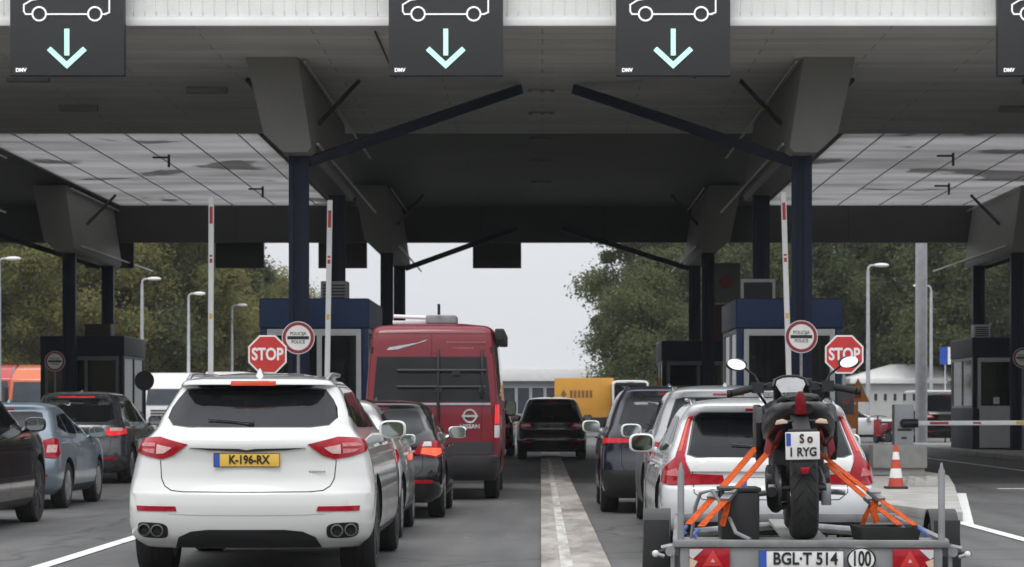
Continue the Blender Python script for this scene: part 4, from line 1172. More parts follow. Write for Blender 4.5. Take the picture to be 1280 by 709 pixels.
        cu = MB(); cu.prism(inset(rg_), -1.0, yq + 0.45, 'y'); cu.prism(inset(fwin), (ywb + ywt) / 2 - 0.9, L + 0.5, 'y'); cuts.append((cu, M['trim_dark']))
        for sgn in (-1, 1):
            cu = MB()
            for wp in win: cu.prism(inset(wp, 0.02), sgn * 0.35, sgn * (hw + 0.4), 'x')
            cuts.append((cu, M['trim_dark']))
    cos = []
    for cu, cm_ in cuts:
        co = obj('cutter', cu, cm_, None, smooth=0); cos.append(co)
        md = bo.modifiers.new('cut', 'BOOLEAN'); md.object = co; md.solver = 'EXACT'; md.operation = 'DIFFERENCE'
        try: md.material_mode = 'TRANSFER'
        except Exception: pass
    bo.parent = None
    dg = bpy.context.evaluated_depsgraph_get()
    me2 = bpy.data.meshes.new_from_object(bo.evaluated_get(dg))
    bo.modifiers.clear(); bo.parent = t; bo.data = me2; me2.name = 'body'
    for co in cos: bpy.data.objects.remove(co)
    for p in me2.polygons: p.use_smooth = True
    me2.set_sharp_from_angle(angle=R(34))
    for yy in ys:
        for sx in (-1, 1):
            wx = bd.P('right', yy, r + 0.25).x - 0.015
            wheel(t, sx * (wx - sp['tw'] / 2), yy, r, sp['tw'], sx, sp['rimm'])
    rgm = M['privacy_glass'] if sp['hollow'] else sp['glass']
    sgm = M['car_glass'] if sp['hollow'] else M['glass']
    patch(bd, 'rear_window', 'rear', rg_, rgm, t)
    if sp['hollow']:
        def seat(x_, y_, wd_, hd):
            mb = MB(); zs = B - 0.30
            mb.loft([[(x_ - wd_ / 2 * k, y_ + dy, z_), (x_ + wd_ / 2 * k, y_ + dy, z_), (x_ + wd_ / 2 * k, y_ + dy + th, z_), (x_ - wd_ / 2 * k, y_ + dy + th, z_)] for (z_, k, dy, th) in ((0.58, 0.95, 0.10, 0.16), (zs, 1.0, 0.05, 0.17), (B + 0.03, 0.9, 0.0, 0.13), (B + 0.08, 0.75, 0.0, 0.09))])
            so_ = obj('seat', mb, M['seat_cloth'], t, bevel=0.03)
            for hx_ in hd:
                mb = MB(); mb.box(x_ + hx_ - 0.115, x_ + hx_ + 0.115, y_ - 0.02, y_ + 0.08, B + 0.115, min(B + 0.29, H - 0.22)); mb.tube([(x_ + hx_ - 0.05, y_ + 0.04, B), (x_ + hx_ - 0.05, y_ + 0.04, B + 0.14)], 0.008, 6); mb.tube([(x_ + hx_ + 0.05, y_ + 0.04, B), (x_ + hx_ + 0.05, y_ + 0.04, B + 0.14)], 0.008, 6)
                obj('headrest', mb, M['seat_cloth'], so_, bevel=0.03)
        seat(0, yq + 0.42, hw * 1.25, (-0.42, 0.42))
        seat(-0.37, mid + 0.05, 0.50, (0,)); seat(0.37, mid + 0.05, 0.50, (0,))
        mb = MB(); mb.box(-hw * 0.72, hw * 0.72, yc - 0.55, yc - 0.18, 0.8, B + 0.02); mb.lathe([(0.17, -0.02), (0.19, -0.02), (0.19, 0.02), (0.17, 0.02)], (-0.37, yc - 0.68, B - 0.02), 'y', 24, close=True); obj('dashboard', mb, M['trim_dark'], t, bevel=0.03)
        mb = MB(); mb.box(-0.11, 0.11, ywt - 0.12, ywt - 0.10, H - 0.26, H - 0.19); obj('interior_mirror', mb, M['trim_dark'], t, bevel=0.01)
    for sd_ in ('right', 'left'):
        for wpoly in win: patch(bd, 'side_window', sd_, wpoly, sgm, t, off=0.003)
        patch(bd, 'door_sill', sd_, [(ys[0] + r + 0.1, sp['clear'] + 0.02), (ys[1] - r - 0.1, sp['clear'] + 0.02), (ys[1] - r - 0.1, sp['clear'] + 0.11), (ys[0] + r + 0.1, sp['clear'] + 0.11)], M[sp['lower']], t, off=0.008)
        for yh in (mid - 0.28, mid + 0.85):
            p, n = bd.surf(sd_, yh, B - 0.10)
            hb = MB(); hb.tube([p + Vector((0, -0.09, 0)) + n * 0.012, p + n * 0.03, p + Vector((0, 0.09, 0)) + n * 0.012], 0.014, 8)
            obj('door_handle', hb, sp.get('handle', pm), t)
        if sp['rails']:
            q = []
            for i in range(9):
                yy = yq + 0.25 + (ywt - 0.35 - yq) * i / 8
                pp = bd.P(sd_, yy, H - 0.075); q.append(pp + Vector((-0.03 * (1 if sd_ == 'right' else -1), 0, 0.055 * (1 - abs(i / 4 - 1) ** 6) + 0.005)))
            hb = MB(); hb.tube(q, 0.018, 8); obj('roof_rail', hb, sp.get('rail_m', M['rim']), t)
    seam(bd, 'shut_line', [(sd_, pts) for sd_ in ('right', 'left') for pts in ([(mid, 0.36), (mid, B + 0.02)], [(ys[0] + r + 0.16, 0.62), (ys[0] + r + 0.05, B)], [(ywb + 0.02, 0.36), (ywb - 0.02, B - 0.02)])]
         + (sp.get('rear_seam') or [('rear', [(-hw * 0.72, B - 0.02), (-hw * 0.70, 0.60), (-hw * 0.62, 0.54), (hw * 0.62, 0.54), (hw * 0.70, 0.60), (hw * 0.72, B - 0.02)])]) + sp.get('seams', []), t)
    patch(bd, 'windscreen', 'front', fwin, sgm, t, h=0.12)
    # lamps
    def lamps(polys, mm, nm, off=0.01, child=None):
        for sx in (-1, 1):
            o = patch(bd, nm, 'rear', [(sx * p, q) for p, q in polys], M[mm] if isinstance(mm, str) else mm, t, off=off, h=0.05)
            if child:
                for (cp, cm) in child:
                    patch(bd, 'lamp_lens', 'rear', [(sx * p, q) for p, q in cp], M[cm], o, off=off + 0.004, thick=0.001, h=0.05)
    if sp['lamps']:
        for args in sp['lamps']: lamps(*args)
    else:
        o_ = hw * 0.97
        lamps([(hw * 0.50, B - 0.19), (o_, B - 0.22), (o_ + 0.10, B - 0.10), (o_ + 0.05, B - 0.04), (hw * 0.60, B - 0.06)], sp['lamp'], 'tail_light', 0.01,
              [([(hw * 0.58, B - 0.16), (o_ - 0.1, B - 0.18), (o_ - 0.08, B - 0.10), (hw * 0.64, B - 0.09)], 'lamp_lit' if sp['lit'] else 'lamp_pale')])
    if sp.get('high_lamp', True):
        k = sp.get('high_lamp_hw', 0.17)
        patch(bd, 'high_brake_light', 'rear', [(-k, H - 0.115), (k, H - 0.115), (k, H - 0.095), (-k, H - 0.095)], M[sp.get('high_lamp_m', 'lamp_red')], t, off=0.008)
    if sp.get('diffuser', True):
        d0 = hw * 0.62
        patch(bd, 'rear_skirt', 'rear', sp.get('skirt') or [(-d0, sp['clear'] + 0.01), (d0, sp['clear'] + 0.01), (d0 * 0.92, sp['clear'] + 0.17), (-d0 * 0.92, sp['clear'] + 0.17)], M[sp['lower']], t, off=0.01)
    for sx in (-1, 1):
        if sp.get('reflect', True):
            patch(bd, 'reflector', 'rear', [(sx * hw * 0.55, 0.44), (sx * hw * 0.85, 0.44), (sx * hw * 0.85, 0.48), (sx * hw * 0.55, 0.48)], M['lamp_red'], t, off=0.006)
    if sp['plate'] is not None:
        p, n = bd.surf('rear', 0.0, sp['plate_z'])
        plate(t, 0, p.y - 0.016, sp['plate_z'], sp['plate'][0], sp['plate'][1], tilt=-math.atan2(n.z, -n.y) * 0.6)
    if sp['mirrors']:
        mz = sp['mirror_z'] or B + 0.06
        for sx in (-1, 1):
            mirror(t, sx * sp.get('mirror_x', hw + 0.06), ywb - 0.28, mz, sp.get('mirror_m', pm), sx, *sp.get('mirror_s', (0.25, 0.17)))
    if sp['shark']:
        mb = MB(); yy = yq + 0.42
        mb.loft([[(0.035, yy + 0.16, H - 0.03), (0.0, yy + 0.18, H - 0.03), (-0.035, yy + 0.16, H - 0.03), (-0.03, yy - 0.02, H - 0.03), (0.03, yy - 0.02, H - 0.03)],
                 [(0.006, yy + 0.03, H + 0.03), (0.0, yy + 0.035, H + 0.03), (-0.006, yy + 0.03, H + 0.03), (-0.006, yy - 0.0, H + 0.03), (0.006, yy - 0.0, H + 0.03)]])
        obj('roof_antenna', mb, pm, t)
    if sp.get('wiper', True):
        p0, n0 = bd.surf('rear', 0.02, zb + 0.03); p1, n1 = bd.surf('rear', -0.33, zb + 0.06)
        mb = MB(); mb.tube([p0 + n0 * 0.02, p1 + n1 * 0.02], 0.008, 6); mb.ball(p0 + n0 * 0.015, 0.022, 8, 6); obj('rear_wiper', mb, M['black'], t)
    for sx in (-1, 1):
        if sp.get('exhaust', False):
            for q in sp['exhaust']:
                p, n = bd.surf('rear', sx * q[0], q[1]); mb = MB()
                mb.lathe([(q[2], p.y - 0.03), (q[2] + 0.004, p.y - 0.035), (q[2] - 0.008, p.y - 0.036), (q[2] - 0.012, p.y + 0.05), (q[2], p.y + 0.05)], (sx * q[0], 0, q[1]), 'y', 20, close=True)
                obj('exhaust_pipe', mb, M['exhaust_steel'], t)
                mb = MB(); mb.lathe([(q[2] - 0.012, p.y - 0.012), (q[2] - 0.012, p.y + 0.04)], (sx * q[0], 0, q[1]), 'y', 18); obj('exhaust_opening', mb, M['arch'], t)
    return t, bd

# --- white SUV (nearest in the left lane)
P_WHITE = paint('white_car_paint', (0.68, 0.68, 0.66), 0.16, dirt=0.012, coat=1.0)
L = 5.0
suv_lv = [(0.24, 0.16, L - 0.2, 0.86, 0.30, 0.30, 0.16), (0.33, 0.05, L - 0.06, 0.945, 0.30, 0.32, 0.16), (0.46, 0.01, L, 0.975, 0.32, 0.34, 0.16), (0.56, 0.0, L, 0.98, 0.34, 0.36, 0.17),
          (0.66, 0.01, L, 0.98, 0.36, 0.38, 0.17), (0.70, 0.035, L - 0.02, 0.978, 0.36, 0.38, 0.17), (0.80, 0.075, L - 0.06, 0.965, 0.38, 0.40, 0.18), (0.93, 0.085, L - 0.15, 0.94, 0.40, 0.42, 0.19), (1.04, 0.07, L - 0.30, 0.905, 0.42, 0.44, 0.20),
          (1.09, 0.08, L - 0.6, 0.875, 0.42, 0.44, 0.20), (1.14, 0.13, L - 1.2, 0.825, 0.40, 0.44, 0.20), (1.19, 0.20, L - 1.62, 0.79, 0.34, 0.42, 0.20), (1.28, 0.34, L - 1.85, 0.76, 0.28, 0.36, 0.18),
          (1.47, 0.60, L - 2.30, 0.675, 0.22, 0.34, 0.14), (1.515, 0.62, L - 2.46, 0.645, 0.22, 0.34, 0.14), (1.53, 0.50, L - 2.52, 0.63, 0.22, 0.34, 0.14), (1.56, 0.52, L - 2.62, 0.60, 0.2, 0.3, 0.14), (1.60, 0.85, L - 2.9, 0.49, 0.2, 0.3, 0.1), (1.635, 1.45, L - 3.2, 0.25, 0.1, 0.2, 0.06)]
half = [(0.50, 1.188), (0.64, 1.205), (0.705, 1.262), (0.69, 1.345), (0.65, 1.42), (0.58, 1.495), (0.36, 1.512)]
tl_ = [(0.475, 1.055), (0.60, 0.965), (0.69, 0.938), (0.86, 0.962), (1.06, 1.0), (1.16, 1.045), (1.13, 1.075), (0.95, 1.10), (0.72, 1.108)]
t, bd = car('white_suv', 'white SUV with yellow plate nearest in the left lane', 'car', -2.315, 19.35, dict(
    L=L, W=1.96, H=1.635, belt=1.13, wheel=0.37, tw=0.29, levels=suv_lv, paint=P_WHITE, cowl=1.62, wrake=0.72, rake=0.42, clear=0.24, tr=0.0,
    rear_glass=half + [(-p, q) for p, q in half[::-1]], glass=M['glass_purple'],
    lamps=[(tl_, 'lamp_red', 'tail_light', 0.012, [([(0.60, 1.030), (0.665, 0.985), (0.735, 0.98), (0.735, 1.052)], 'lamp_pale'), ([(0.755, 1.062), (0.755, 1.035), (0.90, 1.035), (0.99, 1.045), (0.92, 1.062)], 'lamp_rose'), ([(0.755, 1.02), (0.755, 0.982), (0.86, 0.992), (0.93, 1.015)], 'lamp_rose')])],
    skirt=[(-0.58, 0.25), (0.58, 0.25), (0.54, 0.33), (0.44, 0.375), (0.30, 0.39), (-0.30, 0.39), (-0.44, 0.375), (-0.54, 0.33)], reflect=False, high_lamp=False, rimm=M['rim_dark'], plate=('K-196-RX', M['plate_yellow']), plate_z=0.935,
    exhaust=[(0.705, 0.382, 0.047), (0.812, 0.387, 0.047)], rails=True, rail_m=M['rim'], mirror_x=0.965, mirror_z=1.15, handle=M['chrome'], lower='black', axle_r=0.95, axle_f=0.98,
    rear_seam=[('rear', [(sx * 0.70, 0.93), (sx * 0.685, 0.79), (sx * 0.655, 0.73), (sx * 0.60, 0.695), (sx * 0.5, 0.685), (0, 0.683)]) for sx in (-1, 1)], shark=True))
for sx in (-1, 1):
    patch(bd, 'reflector', 'rear', [(sx * 0.55, 0.535), (sx * 0.90, 0.535), (sx * 0.91, 0.575), (sx * 0.56, 0.572)], M['lamp_red'], t, off=0.008)
    patch(bd, 'exhaust_surround', 'rear', [(sx * (0.76 + 0.135 * math.copysign(abs(math.cos(q)) ** 0.55, math.cos(q))), 0.384 + 0.060 * math.copysign(abs(math.sin(q)) ** 0.55, math.sin(q)) + 0.01 * math.cos(q)) for q in [2 * math.pi * i_ / 24 for i_ in range(24)]], M['black'], t, off=0.006)
patch(bd, 'high_brake_light', 'rear', [(-0.18, 1.531), (0.18, 1.531), (0.18, 1.542), (-0.18, 1.542)], M['lamp_dim'], t, off=0.010, thick=0.03, h=0.02)
patch(bd, 'handle_strip', 'rear', [(-0.46, 1.03), (-0.30, 1.012), (0.0, 1.0), (0.30, 1.012), (0.46, 1.03), (0.30, 1.026), (0.06, 1.022), (0.0, 1.012), (-0.06, 1.022), (-0.30, 1.026)], M['rim_dark'], t, off=0.012)
bdg = MB()
for k in range(8): bdg.box(0.44 + k * 0.022, 0.455 + k * 0.022, 0.0, 0.004, 0.835, 0.849 + 0.006 * (k == 0))
bo = obj('badge', bdg, M['rim'], t); bo.location = (0, bd.P('rear', 0.5, 0.84).y - 0.004, 0)
seam(bd, 'bumper_crease', [('rear', [(-0.62, 0.515), (-0.4, 0.505), (0.4, 0.505), (0.62, 0.515)])], t, M['pale_trim'], 0.006)

# --- white small car ahead of it
car('white_hatchback', 'small white hatchback tucked between white SUV and black hatchback', 'car', -2.28, 25.1, dict(L=3.75, W=1.72, H=1.45, belt=0.96, wheel=0.31, tw=0.2, paint=P_WHITE, top=0.60, mirror_x=0.80, mirror_z=1.0, mirror_s=(0.16, 0.12), rake=0.35, cowl=1.0, axle_r=0.62, axle_f=0.7, mirror_m=P_WHITE, plate=None))
# --- black hatchback
P_BLACK = paint('black_car_paint', (0.005, 0.005, 0.006), 0.12, dirt=0.012, coat=0.6)
P_NIGHT = paint('night_blue_paint', (0.006, 0.009, 0.020), 0.18, dirt=0.02, coat=0.45)
P_GREY = paint('dark_grey_paint', (0.045, 0.045, 0.05), 0.25, metal=0.3, dirt=0.05)
P_SILVER = paint('silver_paint', (0.38, 0.385, 0.39), 0.26, metal=0.45, dirt=0.05)
P_LIGHT = paint('pale_silver_paint', (0.70, 0.71, 0.72), 0.24, metal=0.1, dirt=0.04)
P_STEEL = paint('steel_blue_paint', (0.20, 0.25, 0.30), 0.28, metal=0.4, dirt=0.06)
P_RED = paint('burgundy_paint', (0.175, 0.0025, 0.012), 0.30, dirt=0.006, coat=0.25)
hw = 0.89
car('black_hatchback', 'black hatchback with lit orange tail lamp behind the red camper van', 'car', -2.07, 29.8, dict(L=4.45, W=1.78, H=1.455, belt=0.97, wheel=0.32, tw=0.21, paint=P_BLACK, glass=M['glass_purple'], rake=0.55, spoiler=0.1, cowl=1.15,
    lamps=[([(0.50, 0.80), (0.80, 0.74), (0.98, 0.78), (1.0, 0.90), (0.86, 0.95), (0.62, 0.94)], 'lamp_red', 'tail_light', 0.012, [([(0.60, 0.80), (0.80, 0.765), (0.93, 0.80), (0.93, 0.86), (0.62, 0.87)], 'lamp_lit_orange'), ([(0.62, 0.885), (0.74, 0.885), (0.74, 0.935), (0.64, 0.935)], 'lamp_clear')])], mirror_m=M['chrome']))

# --- red camper van
L = 5.6
van_lv = [(0.30, 0.10, L - 0.1, 0.93, 0.08, 0.10, 0.03), (0.42, 0.0, L, 0.985, 0.10, 0.12, 0.03), (0.62, -0.02, L, 1.0, 0.10, 0.12, 0.03), (0.66, 0.03, L, 1.01, 0.10, 0.12, 0.03), (1.0, 0.03, L - 0.15, 1.02, 0.10, 0.12, 0.03), (1.22, 0.03, L - 0.9, 1.015, 0.10, 0.12, 0.03),
          (1.45, 0.04, L - 1.25, 1.005, 0.10, 0.12, 0.03), (2.10, 0.09, L - 1.9, 0.955, 0.10, 0.12, 0.03), (2.38, 0.13, L - 2.1, 0.925, 0.10, 0.12, 0.03), (2.50, 0.17, L - 2.3, 0.90, 0.12, 0.14, 0.04), (2.555, 0.24, L - 2.5, 0.84, 0.12, 0.16, 0.05), (2.60, 0.50, L - 2.9, 0.5, 0.12, 0.2, 0.05)]
t, bd = car('camper_van', 'tall burgundy camper van with dark rear windows and roof unit', 'camper van', -1.62, 36.2, dict(L=L, W=2.05, H=2.6, belt=1.42, wheel=0.35, tw=0.23, levels=van_lv, paint=P_RED, cowl=1.1, wrake=0.9, rake=0.0, clear=0.28,
    hollow=False, rear_glass=[(-0.86, 1.44), (0.86, 1.44), (0.80, 2.10), (-0.80, 2.10)], glass=M['van_glass'], mirrors=False, shark=False, wiper=False, high_lamp=False, reflect=False, diffuser=False, rimm=M['rim_dark'], plate=None, axle_r=1.0,
    lamps=[([(0.905, 0.86), (1.05, 0.86), (1.05, 1.42), (0.92, 1.42)], 'lamp_red', 'tail_light', 0.014, [([(0.915, 1.12), (1.03, 1.12), (1.03, 1.40), (0.925, 1.40)], 'lamp_lit'), ([(0.915, 0.92), (1.03, 0.92), (1.03, 1.10), (0.915, 1.10)], 'lamp_clear')])],
    seams=[('rear', [(0, 0.66), (0, 2.44)]), ('rear', [(-0.86, 0.66), (0.86, 0.66)]), ('rear', [(-0.84, 2.44), (0.84, 2.44)])]))
patch(bd, 'door_trim', 'rear', [(-0.86, 1.395), (0.86, 1.395), (0.86, 1.425), (-0.86, 1.425)], M['rim'], t, off=0.02)
patch(bd, 'rear_bumper', 'rear', [(-1.02, 0.31), (1.02, 0.31), (1.02, 0.63), (-1.02, 0.63)], M['black'], t, off=0.03)
patch(bd, 'lower_panel', 'rear', [(0.03, 0.67), (0.90, 0.67), (0.90, 0.86), (0.03, 0.86)], M['panel_dark'], t, off=0.012)
patch(bd, 'side_stripe', 'rear', [(-0.62, 2.24), (-0.20, 2.31), (-0.06, 2.36), (-0.10, 2.33), (-0.50, 2.21), (-0.66, 2.20)], M['rim'], t, off=0.006)
M['faint'] = mat('faded_lettering', (0.36, 0.12, 0.13), 0.5, var=0.1)
ft = MB()
for (x0_, n_k, z0_) in ((0.22, 16, 2.30), (0.30, 9, 2.215)):
    ft = MB()
    for k in range(n_k): ft.box(x0_ + k * 0.036, x0_ + 0.023 + k * 0.036, 0.0, 0.004, z0_, z0_ + 0.027)
    o = obj('faded_lettering', ft, M['faint'], t, smooth=0); o.location = (0, bd.P('rear', 0.4, 2.26).y - 0.006, 0)
em = MB()
p = bd.P('rear', 0.56, 1.24)
em.lathe([(0.105, -0.012), (0.105, 0.0), (0.078, 0.0), (0.078, -0.012)], (0.56, p.y - 0.006, 1.235), 'y', 28, close=True)
em.box(0.44, 0.68, p.y - 0.020, p.y - 0.012, 1.218, 1.252)
obj('emblem', em, M['chrome'], t)
text('badge', 'NISSAN', 0.085, M['chrome'], t, (0.56, p.y - 0.012, 1.08), bold=0.003)
for z_ in (0.80, 1.32, 2.2):
    for sx in (-1, 1):
        p_ = bd.P('rear', sx * 0.90, z_); mb = MB(); mb.tube([p_ + Vector((0, -0.02, -0.05)), p_ + Vector((0, -0.02, 0.05))], 0.018, 8); obj('hinge', mb, M['panel_dark'], t)
mb = MB(); p_ = bd.P('rear', 0.06, 1.05); mb.box(0.05, 0.16, p_.y - 0.03, p_.y - 0.004, 1.02, 1.07); obj('door_handle', mb, M['black'], t, bevel=0.006)
rk = MB()                                                                          # cycle carrier on the rear doors
for z in (1.66, 1.90): rk.tube([(-0.50, -0.04, z), (0.80, -0.04, z)], 0.024, 8)
for xx in (0.10, 0.74): rk.tube([(xx, -0.02, 1.12 if xx < 0.5 else 1.5), (xx, -0.05, 1.55), (xx, -0.03, 2.05), (xx, 0.06, 2.2)], 0.022, 8)
for xx in (0.10, 0.74): rk.box(xx - 0.05, xx + 0.05, -0.06, 0.0, 1.58, 1.66)
rk.box(0.30, 0.42, -0.06, -0.03, 1.83, 1.90)
obj('cycle_carrier', rk, M['black'], t)
mb = MB(); mb.box(-0.12, 0.34, 0.75, 1.45, 2.605, 2.74); obj('air_conditioner', mb, M['galv_matt'], t, bevel=0.04, seg=3)
mb = MB(); mb.box(-0.62, -0.1, 0.9, 2.4, 2.61, 2.66); mb.tube([(-0.6, 0.8, 2.72), (-0.1, 0.8, 2.70)], 0.03); obj('solar_panel', mb, M['white'], t, bevel=0.01)
mb = MB(); mb.tube([(0.08, 0.7, 2.74), (0.08, 0.7, 2.90)], 0.022); obj('antenna', mb, M['black'], t)
mb = MB(); mb.box(0.92, 1.06, 0.25, 4.0, 2.34, 2.52); obj('awning', mb, M['black'], t, bevel=0.03, seg=3)
for sx in (-1, 1): mirror(t, sx * 1.10, L - 1.6, 1.36, M['black'], sx, 0.20, 0.28)

# --- cars far ahead under the canopy
car('black_suv', 'black SUV standing under the canopy on the worn strip', 'car', 0.25, 66.0, dict(L=4.6, W=1.9, H=1.66, belt=1.04, paint=P_BLACK, plate=('SB-42', M['sign_white']) if False else None))
car('black_car', 'black car mostly hidden by the camper van, under the canopy', 'car', -1.68, 70.0, dict(L=4.5, W=1.8, H=1.58, belt=1.0, paint=P_BLACK))
# --- right lane
t, bd = car('silver_estate', 'pale silver estate car with L shaped tail lamps towing the trailer', 'car', 2.005, 21.7, dict(L=4.75, W=1.93, tr=0.03, H=1.435, belt=0.90, wheel=0.335, tw=0.24, paint=P_LIGHT, rake=0.42, spoiler=0.22, cowl=1.5, wrake=0.75, gh=0.92, top=0.70,
    glass=M['glass_grey'], ra=0.26, rb=0.30, bow=0.10, clear=0.22,
    rear_glass=[(-0.66, 0.905), (0.66, 0.905), (0.735, 0.93), (0.655, 1.27), (0.60, 1.305), (-0.60, 1.305), (-0.655, 1.27), (-0.735, 0.93)],
    lamps=[([(0.40, 0.675), (0.90, 0.66), (1.14, 0.68), (1.15, 0.77), (1.0, 0.83), (0.86, 0.90), (0.715, 1.275), (0.672, 1.275), (0.755, 0.93), (0.745, 0.87), (0.70, 0.765), (0.42, 0.755)], 'lamp_red', 'tail_light', 0.016,
        [([(0.686, 1.25), (0.708, 1.25), (0.815, 0.95), (0.785, 0.95)], 'lamp_dim'), ([(0.80, 0.74), (0.96, 0.745), (0.95, 0.785), (0.83, 0.81)], 'lamp_rose')])],
    plate=('S 6', M['sign_white']), plate_z=0.68, skirt=[(-0.86, 0.23), (0.86, 0.23), (0.84, 0.36), (-0.84, 0.36)], reflect=False, rails=True, rail_m=M['chrome'], mirror_s=(0.26, 0.19), mirror_x=1.02, mirror_z=1.0, handle=M['chrome'], high_lamp_hw=0.2))
patch(bd, 'tailgate_lip', 'rear', [(-0.70, 0.785), (0.70, 0.785), (0.73, 0.865), (0.55, 0.893), (-0.55, 0.893), (-0.73, 0.865)], P_WHITE, t, off=0.022)
car('silver_crossover', 'silver crossover with roof rails directly ahead of the estate car', 'car', 2.04, 26.75, dict(L=4.3, W=1.86, H=1.60, belt=1.02, paint=P_SILVER, rails=True, rail_m=M['chrome'], rake=0.40, glass=M['glass'], lit=True, mirror_m=P_LIGHT))
car('dark_blue_suv', 'dark blue SUV with red lamps just ahead of the silver crossover', 'car', 1.66, 31.4, dict(L=4.5, W=1.86, H=1.64, belt=1.04, paint=P_NIGHT, rails=True, rail_m=M['black'], lit=True, mirror_m=P_LIGHT, lower='black', reflect=False, plate=('', M['sign_white']), plate_z=0.70, skirt=[(-0.95, 0.21), (0.95, 0.21), (0.95, 0.56), (-0.95, 0.56)],
    lamps=[([(0.45, 0.915), (0.96, 0.895), (1.08, 0.93), (1.05, 0.97), (0.50, 0.96)], 'lamp_lit_soft', 'tail_light', 0.014)]))
# --- left lanes
car('steel_blue_hatchback', 'small steel blue hatchback between the black car and white SUV', 'car', -7.25, 32.6, dict(L=4.15, W=1.74, H=1.44, belt=0.95, wheel=0.31, tw=0.2, paint=P_STEEL, rake=0.55, glass=M['glass_grey'], spoiler=0.06, cowl=1.15, mirror_m=P_STEEL,
    lamps=[([(0.60, 0.70), (0.86, 0.68), (1.0, 0.76), (0.98, 0.93), (0.80, 0.95), (0.66, 0.92)], 'lamp_red', 'tail_light', 0.012, [([(0.70, 0.76), (0.86, 0.76), (0.90, 0.86), (0.72, 0.86)], 'lamp_pale')])]))
car('dark_grey_suv', 'dark grey SUV with lit brake lamps beside the white SUV', 'car', -8.35, 44.0, dict(L=4.7, W=1.9, H=1.66, belt=1.06, paint=P_GREY, lit=True, high_lamp_m='lamp_lit', high_lamp_hw=0.33, mirror_m=P_BLACK, rake=0.42,
    lamps=[([(0.30, 0.90), (0.70, 0.86), (1.05, 0.90), (1.08, 0.98), (0.72, 1.0), (0.34, 0.96)], 'lamp_lit', 'tail_light', 0.014, [([(0.66, 0.95), (0.90, 0.95), (0.90, 1.0), (0.66, 1.0)], 'lamp_pale')])]))
car('black_suv', 'glossy black SUV cut off by the left edge', 'car', -6.86, 25.55, dict(L=4.75, W=1.86, H=1.67, belt=1.10, paint=P_BLACK, rimm=M['rim_dark'], wheel=0.37, cowl=1.2, wrake=0.65))

# ------------------------------------------------------------------ trailer
TX, TY, TZ = 1.645, 15.2, 0.53
tr = empty('motorcycle_trailer', (TX, TY, 0), 'galvanised flat trailer with German plate carrying the motorcycle', 'trailer', rz=R(-3.2))
mb = MB(); mb.box(-0.80, 0.80, 0.03, 0.72, TZ - 0.045, TZ - 0.02); mb.box(-0.14, 0.14, 0.721, 3.39, TZ - 0.045, TZ - 0.02); obj('deck', mb, M['concrete_grey'], tr, bevel=0.004)
mb = MB()
mb.box(-0.84, 0.84, -0.03, 0.03, TZ - 0.045, TZ); mb.box(-0.84, 0.84, 3.4, 3.46, TZ - 0.045, TZ + 0.02)
for sx in (-1, 1): mb.box(sx * 0.82 - 0.025, sx * 0.82 + 0.025, 0.031, 3.4, TZ - 0.10, TZ + 0.005)
obj('deck_frame', mb, M['galv'], tr, bevel=0.006)
mb = MB(); mb.box(-0.80, 0.80, -0.012, 0.025, TZ - 0.30, TZ - 0.047); obj('rear_panel', mb, M['galv_matt'], tr, bevel=0.004)
mb = MB(); mb.box(-0.05, 0.05, 3.46, 5.9, TZ - 0.16, TZ - 0.08); mb.tube([(-0.7, 3.3, TZ - 0.12), (0, 4.6, TZ - 0.12)], 0.035); mb.tube([(0.7, 3.3, TZ - 0.12), (0, 4.6, TZ - 0.12)], 0.035)
obj('drawbar', mb, M['galv'], tr, bevel=0.005)
mb = MB(); mb.box(-0.95, 0.95, 1.55, 1.63, 0.26, 0.34); obj('axle', mb, M['galv_matt'], tr)
